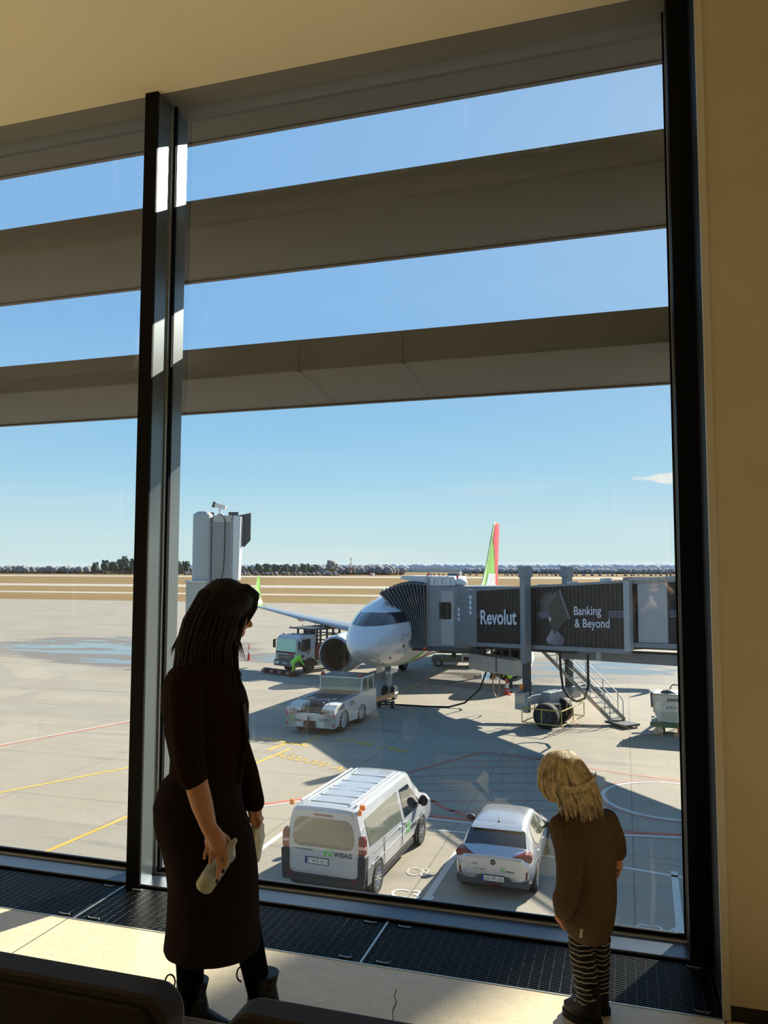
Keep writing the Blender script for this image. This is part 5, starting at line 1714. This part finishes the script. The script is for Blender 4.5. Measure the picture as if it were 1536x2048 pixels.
# one continuous body: head with face, neck, trunk, arms, hands, legs
mb = MB()
HR = (0, .28, .30)
mb.ell((.012, .010, 1.545), (.092, .074, .098), 24, 16)            # skull
mb.ell((.050, .020, 1.492), (.058, .056, .068), 20, 14)            # face
mb.ell((.074, .026, 1.447), (.024, .026, .020), 14, 10)            # chin
mb.ell((.088, .029, 1.468), (.016, .024, .012), 12, 8)             # mouth
mb.limb([(.098, .030, 1.505), (.113, .033, 1.476)], [.009, .0125], 10)   # nose
mb.ell((.088, .030, 1.520), (.018, .044, .014), 12, 8)             # brow
for q in (-1, 1):
    mb.ell((.080, .030 + q * .030, 1.492), (.016, .018, .016), 10, 8)    # cheek
    mb.ell((.010, .010 + q * .074, 1.50), (.016, .008, .028), 10, 8)     # ear
mb.limb([(.01, 0, 1.47), (-.035, 0, 1.33)], [.052, .060])
mb.limb([(-.045, 0, 1.24), (-.035, 0, 1.05), (-.05, 0, .86)], [.095, .09, .10])
mb.limb([(-.06, -.14, 1.265), (-.055, .13, 1.265)], [.048, .048])
RA = [(-.072, -.155, 1.275), (-.045, -.205, 1.045), (.002, -.212, .895), (.026, -.205, .815)]
mb.limb(RA, [.042, .042, .037, .027])
LA = [(-.05, .15, 1.275), (.025, .185, 1.04), (.085, .155, .90), (.118, .135, .81)]
mb.limb(LA, [.042, .040, .035, .027])
# right hand: palm, four fingers over the bottle, thumb behind it
mb.limb([(.026, -.206, .815), (.046, -.210, .790), (.060, -.216, .765)], [.026, .030, .029], 12)
mb.ell((.048, -.214, .772), (.036, .015, .036), 14, 10, (0, .35, 0))
finger(mb, [(.076, -.218, .752), (.093, -.238, .728), (.090, -.240, .708), (.083, -.232, .690)], .0098)
finger(mb, [(.060, -.222, .746), (.070, -.244, .712), (.068, -.243, .684), (.064, -.234, .658)], .0102)
finger(mb, [(.041, -.220, .746), (.040, -.236, .722), (.038, -.228, .706), (.036, -.214, .704)], .0096)
finger(mb, [(.024, -.214, .752), (.018, -.222, .732), (.015, -.214, .718), (.015, -.202, .716)], .0086)
finger(mb, [(.058, -.196, .795), (.080, -.178, .772), (.092, -.168, .748), (.088, -.166, .726)], .0112)
# left hand closed on the bag
mb.limb([(.118, .135, .81), (.124, .132, .778), (.128, .130, .755)], [.024, .028, .026], 12)
for k in range(4):
    w_ = .108 + k * .016
    finger(mb, [(.136, w_, .752), (.150, w_ - .002, .735), (.143, w_ - .002, .716), (.128, w_, .714)], .0092)
finger(mb, [(.112, .112, .775), (.116, .100, .750), (.126, .104, .728)], .0105)
L1 = [(-.075, -.02, .80), (-.085, .00, .47), (-.078, .03, .10)]
L2 = [(-.01, .04, .80), (.085, .07, .47), (.168, .085, .10)]
for L in (L1, L2):
    mb.limb(L, [.072, .052, .034])
    a = L[-1]
    mb.limb([(a[0], a[1], .06), (a[0] + .10, a[1] - .02, .04)], [.034, .026])
body = fuse(mb.build('body', MSK, wom), .0045, 5)
for p, d in (((.0825, -.2395, .686), 0), ((.0635, -.2415, .653), 0)):
    MB().ell(p, (.0062, .004, .009), 10, 8).build('fingernail', MNAIL, body, smooth=80)
mb = MB()
for L in (L1, L2):
    mb.limb([Vector(L[0]) - Vector((0, 0, .25)), L[1], L[2]], [.085, .0605, .043])
fuse(mb.build('tights', MTG, wom), .006, 4)
for L, nm in ((L1, 'boot'), (L2, 'boot')):
    a = Vector(L[2])
    mb = MB()
    eloft(mb, [(.012, a.x - .055, a.x + .17, .042, a.y - .012), (.05, a.x - .055, a.x + .175, .044, a.y - .012), (.075, a.x - .055, a.x + .12, .042, a.y - .008), (.10, a.x - .054, a.x + .065, .042, a.y), (.16, a.x - .052, a.x + .052, .046, a.y), (.205, a.x - .054, a.x + .062, .05, a.y)])
    bt = mb.build('boot', MBT, wom, smooth=70)
    MB().prism([(a.x - .058, .0), (a.x + .172, .0), (a.x + .180, .025), (a.x - .058, .025)], 'y', a.y - .055, a.y + .032).build('sole', mat('sole_black', (14, 14, 14), .8), bt, bevel=.008)
    MB().tube([(a.x - .066 + .018 * math.cos(q_) - .006, a.y - .02, .208 + .026 * math.sin(q_)) for q_ in [PI * k / 6 - 1.0 for k in range(12)]], .0032, 6).build('pull_loop', MBT, bt, smooth=60)
    for k in range(3):
        MB().lathe([(.007, -.002), (.007, .002), (.003, .003)], 12, Matrix.Translation((a.x + .040, a.y - .044, .185 - k * .03)) @ Matrix.Rotation(PI / 2, 4, 'X')).build('eyelet', MD, bt)

# knee length dress
mb = MB()
rows = [(.99, -.12, .092, .135), (.95, -.158, .097, .145), (.917, -.190, .097, .15), (.882, -.204, .095, .155), (.834, -.217, .102, .163), (.779, -.214, .120, .168), (.733, -.204, .136, .168), (.684, -.184, .147, .166),
        (.624, -.167, .157, .164), (.549, -.157, .163, .164), (.48, -.157, .165, .165), (.402, -.161, .168, .167), (.345, -.168, .171, .168), (.336, -.164, .168, .166)]
n = 56
rings = []
for z, a, b, hw in rows:
    ring = []
    for k in range(n):
        t = 2 * PI * k / n
        fold = 1 + (.018 * math.sin(7 * t + z * 5) + .012 * math.sin(11 * t - z * 9)) * min(1, max(0, (.9 - z) * 2))
        ring.append(((a + b) / 2 + (b - a) / 2 * math.cos(t) * (1 + (fold - 1) * .35), hw * math.sin(t) * fold, z))
    rings.append(ring)
rings.append([(((p[0] - .002) * .95), p[1] * .94, .337) for p in rings[-1]])
rings.append([(((p[0] - .002) * .95), p[1] * .94, .60) for p in rings[-2]])
drs = mb.loft(rings).build('dress', MDRS, wom, smooth=70)

# open cardigan with elbow sleeves
mb = MB()
eloft(mb, [(1.372, -.105, .045, .07), (1.345, -.135, .066, .11), (1.312, -.172, .078, .155), (1.276, -.188, .085, .168), (1.236, -.196, .105, .170), (1.189, -.194, .118, .168), (1.10, -.184, .118, .158), (1.05, -.172, .116, .150),
           (1.0, -.160, .110, .148), (.955, -.162, .105, .148), (.93, -.165, .102, .150)], 32)
mb.limb([RA[0], (-.062, -.185, 1.16), (-.045, -.206, 1.05), (-.030, -.210, .985)], [.064, .058, .053, .050], 16)
mb.limb([LA[0], (-.01, .17, 1.16), (.028, .185, 1.04), (.088, .155, .905), (.122, .133, .80)], [.062, .056, .052, .046, .041], 16)
crd = fuse(mb.build('cardigan', MCRD, wom), .006, 6)
for w_, z0 in ((-.06, .925), (-.03, .935)):
    MB().tube([(.112, w_, 1.16), (.118, w_, 1.05), (.104, w_, .99), (.099, w_, z0)], .006, 6).build('front_edge', MCRD, crd, smooth=60)
mb = MB()
for k in range(5):
    mb.tube([(.116 + .004 * (k % 2), -.05 + k * .016, 1.085), (.115 - .002 * k, -.05 + k * .016, 1.03), (.108 + .002 * k, -.05 + k * .016, .985 - .012 * (k % 3))], .0035, 5)
mb.build('tie_ribbon', MCRD, crd, smooth=60)

# long dark hair
mb = MB()
eloft(mb, [(1.649, .010, .046, .02), (1.640, -.018, .070, .050), (1.622, -.044, .094, .072), (1.600, -.062, .116, .088), (1.575, -.080, .134, .097), (1.54, -.100, .130, .103), (1.50, -.117, .100, .104), (1.455, -.131, .078, .102), (1.41, -.142, .074, .098),
           (1.37, -.149, .073, .100), (1.335, -.150, .074, .112), (1.30, -.130, .076, .130), (1.26, -.10, .088, .125), (1.215, -.06, .104, .118), (1.17, .0, .117, .105), (1.13, .04, .119, .085), (1.09, .07, .117, .055)], 32)
mb.limb([(.10, .0, 1.60), (.135, .01, 1.586), (.148, .012, 1.573)], [.030, .018, .006])
mb.limb([(.135, .01, 1.575), (.136, .0, 1.54), (.122, -.01, 1.505), (.106, -.02, 1.475)], [.014, .012, .008, .004])
hair = fuse(mb.build('hair', MHB, wom), .006, 3)
mb = MB()
rng = random.Random(5)
for k in range(70):
    t = rng.uniform(-2.9, -.1)
    cu, sw = math.cos(t), math.sin(t)
    pts = []
    for z, a, b, hw in ((1.645, .0, .05, .03), (1.60, -.062, .116, .088), (1.50, -.117, .104, .104), (1.40, -.144, .076, .100), (1.32, -.150, .078, .105), (rng.uniform(1.20, 1.30), -.10, .10, .12)):
        pts.append(((a + b) / 2 + (b - a) / 2 * cu * 1.02 + rng.uniform(-.004, .004), hw * sw * 1.03 + rng.uniform(-.004, .004), z))
    mb.tube(pts, [.003, .003, .004, .004, .003, .001], 5)
for k in range(5):
    mb.tube([(.072, -.05 + k * .01, 1.44), (.076 + .003 * k, -.05 + k * .01, 1.41), (.082 + .006 * k, -.05 + k * .01, 1.375 - .006 * k)], [.004, .003, .0008], 5)
for k in range(4):
    mb.tube([(-.13, -.03 + k * .02, 1.45), (-.150 - .003 * k, -.03 + k * .02, 1.41), (-.164 - .004 * k, -.03 + k * .02, 1.385 - .008 * k)], [.003, .002, .0008], 5)
for k in range(4):
    mb.tube([(.108, -.07 + k * .012, 1.20), (.120, -.07 + k * .012, 1.13), (.122 + .003 * k, -.07 + k * .012, 1.09 - .01 * k)], [.006, .004, .001], 5)
mb.build('hair_strands', mat('hair_brown_tips', (34, 22, 16), .55, spec=.2), hair, smooth=80)

# baby bottle in her hand
bo = thing('baby_bottle', (0, 0, 0), 'tilted clear baby bottle with a little milk in the hand of the woman', 'bottle')
q = Matrix.Translation(wom.location) @ Matrix.Rotation(math.radians(17), 4, 'Z')
pa, pb = Vector((.022, -.203, .636)), Vector((.1156, -.203, .7755))
axis = (pb - pa).normalized()
bo.matrix_world = q @ Matrix.Translation(pa) @ axis.to_track_quat('Z', 'Y').to_matrix().to_4x4()
MBOT = bpy.data.materials.new('bottle_plastic')
MBOT.use_nodes = True
t = MBOT.node_tree
t.nodes.clear()
a_ = t.nodes.new('ShaderNodeBsdfTransparent')
b_ = t.nodes.new('ShaderNodeBsdfTranslucent')
b_.inputs[0].default_value = (.75, .77, .74, 1)
g_ = t.nodes.new('ShaderNodeBsdfGlossy')
g_.inputs['Roughness'].default_value = .08
d_ = t.nodes.new('ShaderNodeBsdfDiffuse')
d_.inputs[0].default_value = (.70, .72, .70, 1)
m0 = t.nodes.new('ShaderNodeMixShader')
m0.inputs[0].default_value = .5
t.links.new(b_.outputs[0], m0.inputs[1])
t.links.new(d_.outputs[0], m0.inputs[2])
m1 = t.nodes.new('ShaderNodeMixShader')
m1.inputs[0].default_value = .45
t.links.new(a_.outputs[0], m1.inputs[1])
t.links.new(m0.outputs[0], m1.inputs[2])
fr2 = t.nodes.new('ShaderNodeLayerWeight')
fr2.inputs[0].default_value = .35
m2 = t.nodes.new('ShaderNodeMixShader')
t.links.new(math_node(t, 'MULTIPLY', fr2.outputs['Fresnel'], .7), m2.inputs[0])
t.links.new(m1.outputs[0], m2.inputs[1])
t.links.new(g_.outputs[0], m2.inputs[2])
o_ = t.nodes.new('ShaderNodeOutputMaterial')
t.links.new(m2.outputs[0], o_.inputs[0])
MB().lathe([(.012, -.030), (.026, -.026), (.032, -.016), (.0325, .05), (.031, .085), (.030, .105)], 32).build('bottle_body', MBOT, bo, smooth=60)
MB().lathe([(.010, -.027), (.024, -.023), (.0295, -.014), (.030, .022), (.001, .022)], 32).xform(lambda v: v).build('milk', mat('milk', (226, 222, 170), .5), bo, smooth=50)
MB().lathe([(.0315, .100), (.034, .104), (.034, .120), (.030, .125)], 32).build('collar_ring', MBOT, bo, smooth=50)
MB().lathe([(.030, .123), (.026, .130), (.017, .140), (.0095, .152), (.0085, .165), (.005, .171), (.0005, .172)], 24).build('teat', mat('teat_silicone', (208, 210, 204), .3, trans=.3), bo, smooth=60)

# paper bag in her other hand
bag = thing('carrier_bag', (0, 0, 0), 'small crumpled white bag held in front of the woman in dark dress', 'bag')
bag.matrix_world = q
mb = MB()
rng = random.Random(11)
rings = []
for z, a, b, hw in ((.715, .126, .146, .05), (.70, .10, .158, .07), (.67, .085, .160, .075), (.63, .082, .156, .072), (.59, .088, .148, .066), (.575, .10, .140, .05)):
    ring = []
    for k in range(20):
        t_ = 2 * PI * k / 20
        f = 1 + rng.uniform(-.10, .10)
        ring.append(((a + b) / 2 + (b - a) / 2 * math.cos(t_) * f, .15 + hw * math.sin(t_) * f, z + rng.uniform(-.005, .005)))
    rings.append(ring)
mbag = mat('bag_paper', (214, 208, 190), .8, var=.06, scale=14)
mb.loft(rings).build('bag_body', mbag, bag, smooth=25)
MB().tube([(.120, .10, .71), (.135, .115, .742), (.138, .15, .745), (.128, .18, .71)], .004, 6).build('bag_handle', mbag, bag, smooth=60)

# ---- the toddler
kid = thing('person', (-.180, 3.166, 0), 'small fair haired toddler in brown sweater dress standing on the grille', 'person', rz=math.radians(17))
MSKC = mat('skin_child', (206, 150, 122), .55, spec=.3, var=.04, scale=30)
mb = MB()
mb.ell((-.052, .005, .880), (.088, .086, .092), 24, 16)
mb.ell((-.092, .040, .836), (.050, .052, .052), 18, 12)
mb.ell((-.118, .066, .838), (.012, .012, .011), 10, 8)
mb.ell((-.098, .058, .800), (.022, .022, .018), 12, 8)
mb.ell((-.113, .062, .816), (.013, .017, .009), 10, 8)
for s in (-1, 1):
    mb.ell((-.092 - s * .026, .040 + s * .030, .826), (.024, .024, .022), 12, 8)
    mb.ell((-.04 - s * .062, .0 + s * .058, .852), (.012, .012, .024), 10, 8)
mb.limb([(-.035, .0, .82), (.0, .0, .75)], [.042, .045])
mb.limb([(.01, .01, .70), (.025, .01, .55), (.025, .01, .40)], [.075, .08, .085])
KL = [(-.075, -.015, .705), (-.066, -.085, .585), (-.095, -.095, .455), (-.098, -.085, .425)]
KR = [(.105, .03, .715), (.142, .045, .635), (.150, .05, .575), (.151, .05, .558)]
mb.limb(KL, [.036, .030, .023, .021])
mb.limb(KR, [.036, .030, .023, .021])
for base, s, dr in ((KL[-1], -1, -.004), (KR[-1], 1, .002)):
    bx_, by_, bz_ = base
    mb.ell((bx_ + dr, by_, bz_ - .018), (.020, .013, .024), 12, 8)
    for k in range(4):
        y_ = by_ - .018 + k * .011
        mb.limb([(bx_ + dr, y_, bz_ - .032), (bx_ + dr - .004 * s, y_, bz_ - .046 - .003 * (k in (1, 2))), (bx_ + dr - .012 * s, y_, bz_ - .054)], [.0062, .0058, .005], 8)
    mb.limb([(bx_ + dr - .008, by_ + .014, bz_ - .008), (bx_ + dr - .010, by_ + .026, bz_ - .024), (bx_ + dr - .010, by_ + .026, bz_ - .036)], [.0075, .0065, .0055], 8)
K1 = [(-.006, .0, .34), (-.002, -.005, .22), (.014, -.022, .08)]
K2 = [(.062, .035, .34), (.066, .045, .22), (.068, .062, .08)]
for L in (K1, K2):
    mb.limb(L, [.046, .036, .028])
    mb.limb([(L[2][0], L[2][1], .05), (L[2][0] - .045, L[2][1] + .045, .035)], [.026, .022])
kb = fuse(mb.build('body', MSKC, kid), .004, 4)
# striped leggings
mst = mat('leggings_striped', (14, 15, 18), .9)
t = mst.node_tree
tcn = t.nodes.new('ShaderNodeTexCoord')
sp = t.nodes.new('ShaderNodeSeparateXYZ')
t.links.new(tcn.outputs['Object'], sp.inputs[0])
zz = math_node(t, 'ADD', math_node(t, 'MULTIPLY', sp.outputs[2], 52), math_node(t, 'MULTIPLY', noise_tex(t, tcn.outputs['Object'], 16, 2), 1.6))
st_ = math_node(t, 'GREATER_THAN', math_node(t, 'FRACT', zz), .80)
t.links.new(mixc(t, st_, lin((14, 15, 18)), lin((170, 166, 156))), bsdf(mst).inputs['Base Color'])
mb = MB()
rng = random.Random(3)
for L in (K1, K2):
    pts, rs = [], []
    for k in range(12):
        f = k / 11
        p = Vector(L[0]).lerp(Vector(L[1]), min(1, f * 2)) if f < .5 else Vector(L[1]).lerp(Vector(L[2]), f * 2 - 1)
        pts.append(p)
        rs.append(.052 - .010 * f + (.003 if k % 2 else -.001))
    mb.tube(pts, rs, 20)
mb.build('leggings', mst, kid, smooth=80)
for L in (K1, K2):
    a = Vector(L[2])
    fd_ = Vector((-.72, .69, 0))
    sd_ = Vector((.69, .72, 0))
    rings = []
    for z, b0, b1, hw in ((.012, -.045, .105, .036), (.045, -.046, .105, .038), (.07, -.044, .07, .037), (.09, -.042, .042, .036), (.125, -.040, .038, .037), (.150, -.043, .042, .040), (.152, -.036, .036, .034), (.11, -.03, .03, .03)):
        rings.append([Vector((a.x, a.y, z)) + fd_ * ((b0 + b1) / 2 + (b1 - b0) / 2 * math.cos(2 * PI * k / 24)) + sd_ * hw * math.sin(2 * PI * k / 24) for k in range(24)])
    bt = MB().loft(rings).build('boot', MBT, kid, smooth=70)
    MB().loft([[Vector((a.x, a.y, z)) + fd_ * (.03 + .082 * math.cos(2 * PI * k / 24)) + sd_ * .042 * math.sin(2 * PI * k / 24) for k in range(24)] for z in (0.0, .022)]).build('sole', mat('sole_black', (14, 14, 14)), bt)
    for k in range(3):
        p = Vector((a.x, a.y, .118 - k * .018)) - sd_ * .036 + fd_ * (.012 + .012 * k)
        MB().ell(p, (.006, .004, .005), 8, 6).build('buckle', MGAL, bt, smooth=80)
# sweater dress
mdr = mat('sweater_brown', (96, 80, 64), .95, spec=.08, var=.16, scale=70, bump=.3, bscale=320)
mb = MB()
eloft(mb, [(.792, -.030, .050, .045), (.770, -.066, .082, .066), (.750, -.090, .108, .080), (.72, -.102, .124, .090), (.66, -.092, .128, .094), (.60, -.080, .127, .098), (.53, -.078, .129, .104), (.45, -.082, .129, .109), (.405, -.086, .124, .110),
           (.37, -.088, .119, .108), (.345, -.080, .112, .101), (.318, -.060, .102, .092), (.300, -.048, .094, .086)], 32)
mb.limb([KL[0], (-.066, -.055, .645), KL[1], (-.075, -.098, .52), (-.090, -.098, .458)], [.052, .050, .049, .045, .043], 16)
mb.limb([(-.086, -.096, .475), (-.094, -.094, .435)], [.048, .034], 16)
mb.limb([KR[0], KR[1], (.149, .048, .598)], [.048, .042, .038], 16)
kd = fuse(mb.build('sweater_dress', mdr, kid), .005, 6)
MB().box((-.035, -.122, .365), (.010, .003, .030), (0, .15, .3)).build('label_tag', mat('tag_white', (206, 202, 186), .7), kd)
# blond hair
MHBL = mat('hair_blond', (150, 132, 102), .6, spec=.2, var=.35, scale=26)
mb = MB()
eloft(mb, [(.988, -.078, -.048, .018), (.980, -.105, -.028, .050), (.965, -.124, -.014, .070), (.945, -.138, .003, .084), (.920, -.147, .018, .092), (.890, -.150, .034, .096), (.860, -.149, .045, .097), (.832, -.135, .050, .095, -.006), (.806, -.105, .052, .088, -.016), (.790, -.085, .048, .07, -.022)], 32)
kh = fuse(mb.build('hair', MHBL, kid), .005, 3)
mb = MB()
rng = random.Random(9)
for k in range(300):
    t_ = rng.uniform(-3.5, .35)
    cu, sw = math.cos(t_), math.sin(t_)
    pts = []
    zt_ = rng.uniform(.752, .815) if cu > -.75 else rng.uniform(.81, .84)
    j1 = rng.uniform(-.006, .006)
    for z, a, b, hw, cw in ((.988, -.08, -.045, .02, 0), (.975, -.112, -.022, .056, 0), (.945, -.139, .004, .085, 0), (.90, -.151, .031, .097, 0), (.855, -.150, .047, .099, 0), (.82, -.126, .053, .095, -.008), (zt_, -.108, .055, .088, -.018)):
        pts.append(((a + b) / 2 + (b - a) / 2 * cu * 1.03 + j1, cw + hw * sw * 1.04 + rng.uniform(-.005, .005), z))
    tw = rng.uniform(-.016, .022)
    pts = [(p[0] + tw * (q_ / 6) ** 2, p[1], p[2]) for q_, p in enumerate(pts)]
    mb.tube(pts, [.002, .0026, .0034, .0036, .0034, .0026, .0007], 5)
mb.build('hair_strands', mat('hair_blond_light', (196, 178, 142), .55, spec=.25, var=.45, scale=45), kh, smooth=80)
mb = MB()
for k in range(16):
    d = rng.uniform(-.010, .010)
    a0, a1_ = -2.75, -.35
    mb.tube([(-.052 + .109 * math.cos(a0 + (a1_ - a0) * j / 8), -.002 + .109 * math.sin(a0 + (a1_ - a0) * j / 8), .872 + d + .030 * (abs(j - 3.5) / 4) ** 2 + .004 * math.sin(j * 2 + k)) for j in range(9)], [.001, .003, .0036, .0036, .0036, .0036, .0034, .003, .001], 5)
mb.build('tied_back_lock', mat('hair_blond_light', (196, 178, 142)), kh, smooth=80)

# ---- the workers on the apron
MHV = mat('hi_vis_lime', (150, 226, 60), .7)
MDK = mat('work_trousers', (40, 44, 54), .9)


def worker(loc, rz, pose, label):
    w_ = thing('person', loc, label, 'person', rz=rz)
    hip, chest, head = (Vector(v) for v in pose['spine'])
    mb = MB()
    mb.limb([hip, hip.lerp(chest, .5), chest], [.15, .15, .17])
    nk = (head - chest).normalized()
    mb.limb([chest + nk * .08, head - nk * .06], [.06, .06])
    mb.ell(head, (.09, .10, .12))
    fw = Vector(pose['face'])
    mb.ell(head + fw * .10, (.022, .022, .03))
    for k in (-1, 1):
        mb.ell(head + Vector((k * .09, 0, 0)), (.015, .025, .035))
        sh = chest + Vector((k * .19, 0, .02))
        el, wr = (Vector(v) for v in pose['arm'][k])
        mb.limb([sh, el, wr], [.06, .05, .035])
        dv = (wr - el).normalized()
        mb.ell(wr + dv * .06, (.04, .03, .05))
        sx = dv.orthogonal().normalized()
        for j in range(4):
            p0 = wr + dv * .09 + sx * (-.03 + .02 * j)
            mb.limb([p0, p0 + dv * .045, p0 + dv * .07 + fw * .015], [.010, .009, .008], 8)
        mb.limb([wr + dv * .03 + sx * .035, wr + dv * .07 + sx * .06], [.011, .009], 8)
        kn, an = (Vector(v) for v in pose['leg'][k])
        mb.limb([hip + Vector((k * .09, 0, -.04)), kn, an], [.10, .075, .05])
        mb.limb([an - Vector((0, 0, .03)), an + Vector((fw.x * .16, fw.y * .16, -.05))], [.05, .045])
    fuse(mb.build('body', mat('skin_worker', (170, 124, 98), .6), w_), .012, 4)
    mb = MB()
    mb.limb([hip + Vector((0, 0, .02)), hip.lerp(chest, .5), chest + nk * .02], [.175, .175, .195])
    for k in (-1, 1):
        el, wr = (Vector(v) for v in pose['arm'][k])
        mb.limb([chest + Vector((k * .19, 0, .02)), el, wr], [.085, .07, .055])
    jk = fuse(mb.build('hi_vis_jacket', MHV, w_), .014, 4)
    mb = MB()
    for k in (-1, 1):
        kn, an = (Vector(v) for v in pose['leg'][k])
        mb.limb([hip + Vector((k * .09, 0, -.05)), kn, an], [.115, .09, .07])
    fuse(mb.build('trousers', pose.get('trousers', MDK), w_), .014, 4)
    mb = MB()
    for k in (-1, 1):
        an = Vector(pose['leg'][k][1])
        mb.box((an.x + fw.x * .07, an.y + fw.y * .07, .055), (.11, .29, .11), (0, 0, math.atan2(fw.y, fw.x) - PI / 2))
    mb.build('boots', MBT, w_, bevel=.03)
    MB().ell(head + Vector((0, 0, .035)), (.105, .115, .10)).build('hair', mat('hair_worker', (36, 30, 28), .7), w_, smooth=80)
    return w_


MHVT = mat('hi_vis_trousers', (168, 206, 70), .7)
worker((-22.0, 50.55, G), math.radians(-60), {'spine': ((0, 0, .92), (.02, .40, 1.26), (.02, .66, 1.30)), 'face': (0, .8, -.6), 'trousers': MHVT,
       'arm': {-1: ((-.22, .55, 1.0), (-.15, .70, .78)), 1: ((.24, .55, 1.0), (.18, .72, .78))}, 'leg': {-1: ((-.10, .12, .50), (-.11, -.02, .10)), 1: ((.12, .02, .50), (.13, -.18, .10))}},
       'bent over worker in lime hi-vis beside the cab truck')
worker((-6.75, 47.75, G), math.radians(20), {'spine': ((0, 0, .95), (0, .06, 1.42), (0, .12, 1.68)), 'face': (0, 1, 0),
       'arm': {-1: ((-.30, .05, 1.15), (-.28, .22, .95)), 1: ((.30, .05, 1.15), (.28, .22, .95))}, 'leg': {-1: ((-.11, .03, .50), (-.12, 0, .10)), 1: ((.11, .03, .50), (.12, 0, .10))}},
       'worker half hidden by the bridge cabinets, standing behind the traffic cone')

# ================================================================ lounge seats in the foreground
MSEAT = mat('seat_leather', (30, 23, 17), .62, spec=.25, var=.12, scale=5, bump=.08, bscale=120)
MSED = mat('seat_edge', (42, 36, 32), .6, spec=.25, var=.1, scale=8)


def lounge(x0, w, y, label):
    c_ = thing('lounge_chair', (x0 + w / 2, y, 0), label, 'chair', group='lounge chairs in the foreground')
    h = w / 2
    prof = lambda e, z1: [(-h + e, .36), (h - e, .36)] + [(h - e - .055 + .055 * math.sin(PI / 2 * (1 - k / 6)), z1 - .055 + .055 * math.cos(PI / 2 * (1 - k / 6))) for k in range(7)] + [(-h + e + .055 - .055 * math.sin(PI / 2 * k / 6), z1 - .055 + .055 * math.cos(PI / 2 * k / 6)) for k in range(7)]
    MB().prism(prof(0, .812), 'y', .0, .085).build('backrest', MSED, c_, bevel=.014)
    MB().prism(prof(.014, .795), 'y', -.016, .02).build('back_panel', MSEAT, c_, bevel=.008)
    MB().prism(prof(.02, .787), 'y', .07, .125).build('back_cushion', MSEAT, c_, bevel=.02)
    MB().bb(-h + .01, h - .01, .05, .60, .31, .44).build('seat', MSEAT, c_, bevel=.03)
    for sx in (-1, 1):
        for yy in (.06, .54):
            MB().bb(sx * (h - .06) - .02, sx * (h - .06) + .02, yy - .02, yy + .02, 0, .32).build('leg', MD, c_, bevel=.004)
    return c_


lounge(-1.575, .672, 1.45, 'dark lounge chair back at the bottom picture corner, left one of two')
lounge(-.775, .672, 1.45, 'dark lounge chair back below the walking woman, right one of two')


# ================================================================ the photographer, mirrored faintly in the pane
MJK = mat('jacket_grey_brown', (74, 64, 60), .9, spec=.05)
pho = thing('person', (.28, -.45, 0), 'photographer in grey brown jacket seen only as a faint reflection in the pane', 'person')
mb = MB()
mb.ell((-.02, -.02, 1.60), (.078, .095, .115), 20, 14)
mb.ell((-.02, .085, 1.585), (.014, .018, .022), 10, 8)
for s_ in (-1, 1):
    mb.ell((-.02 + s_ * .076, -.02, 1.60), (.010, .018, .030), 10, 8)
mb.limb([(-.02, -.03, 1.50), (0, -.05, 1.40)], [.055, .06])
mb.limb([(0, -.06, 1.30), (0, -.06, 1.05), (0, -.06, .92)], [.11, .11, .12])
ARM = {1: [(.19, -.04, 1.36), (.25, .22, 1.22), (.115, .49, 1.50)], -1: [(-.19, -.04, 1.36), (-.24, .08, 1.10), (-.125, .25, 1.285)]}
for s_ in (-1, 1):
    mb.limb(ARM[s_], [.055, .045, .029], 12)
    mb.limb([(s_ * .09, -.06, .88), (s_ * .10, -.04, .48), (s_ * .10, -.06, .09)], [.085, .058, .04])
# hand raised beside the phone
mb.ell((.085, .50, 1.545), (.022, .020, .045), 12, 8, (0, -.4, 0))
for k in range(4):
    finger(mb, [(.078 - k * .003, .512 - k * .012, 1.575), (.062, .53 - k * .012, 1.605), (.036, .528 - k * .012, 1.618 - .004 * k)], .0095)
finger(mb, [(.070, .49, 1.545), (.046, .485, 1.565), (.030, .49, 1.582)], .0105)
# hand round the paper cup
mb.ell((-.088, .252, 1.325), (.026, .030, .042), 12, 8, (0, .3, 0))
for k in range(4):
    z_ = 1.378 - k * .021
    finger(mb, [(-.082, .282, z_ - .004), (-.048, .312, z_), (-.012, .312, z_), (.006, .292, z_)], .0098)
finger(mb, [(-.088, .225, 1.345), (-.062, .222, 1.37), (-.040, .222, 1.385)], .011)
fuse(mb.build('body', mat('skin_light', (214, 166, 140), .55), pho), .005, 4)
mb = MB()
mb.limb([(0, -.06, 1.34), (0, -.06, 1.05), (0, -.06, .86)], [.16, .145, .15])
mb.limb([(-.19, -.05, 1.35), (.19, -.05, 1.35)], [.08, .08])
for s_ in (-1, 1):
    a, b, c_ = (Vector(v) for v in ARM[s_])
    mb.limb([a, b, b.lerp(c_, .84)], [.078, .062, .046])
fuse(mb.build('jacket', MJK, pho), .008, 4)
mb = MB()
for s_ in (-1, 1):
    mb.limb([(s_ * .09, -.06, .86), (s_ * .10, -.04, .48), (s_ * .10, -.06, .10)], [.105, .075, .06])
fuse(mb.build('trousers', MTG, pho), .009, 4)
for s_ in (-1, 1):
    MB().bb(s_ * .10 - .05, s_ * .10 + .05, -.13, .15, 0, .09).build('shoe', MBT, pho, bevel=.03)
MB().ell((-.02, -.035, 1.635), (.088, .098, .10)).build('hair', mat('hair_worker', (36, 30, 28)), pho, smooth=80)
cup = thing('paper_cup', (.248, -.183, 1.318), 'pale paper cup held by the mirrored photographer', 'cup')
MB().lathe([(.026, 0), (.036, .105), (.033, .103), (.024, .004)], 24).build('cup_body', mat('cup_white', (226, 224, 216), .6), cup, smooth=60)
MB().lathe([(.038, .100), (.039, .108), (.034, .118), (.003, .119)], 24).build('lid', mat('cup_white', (226, 224, 216)), cup, smooth=60)
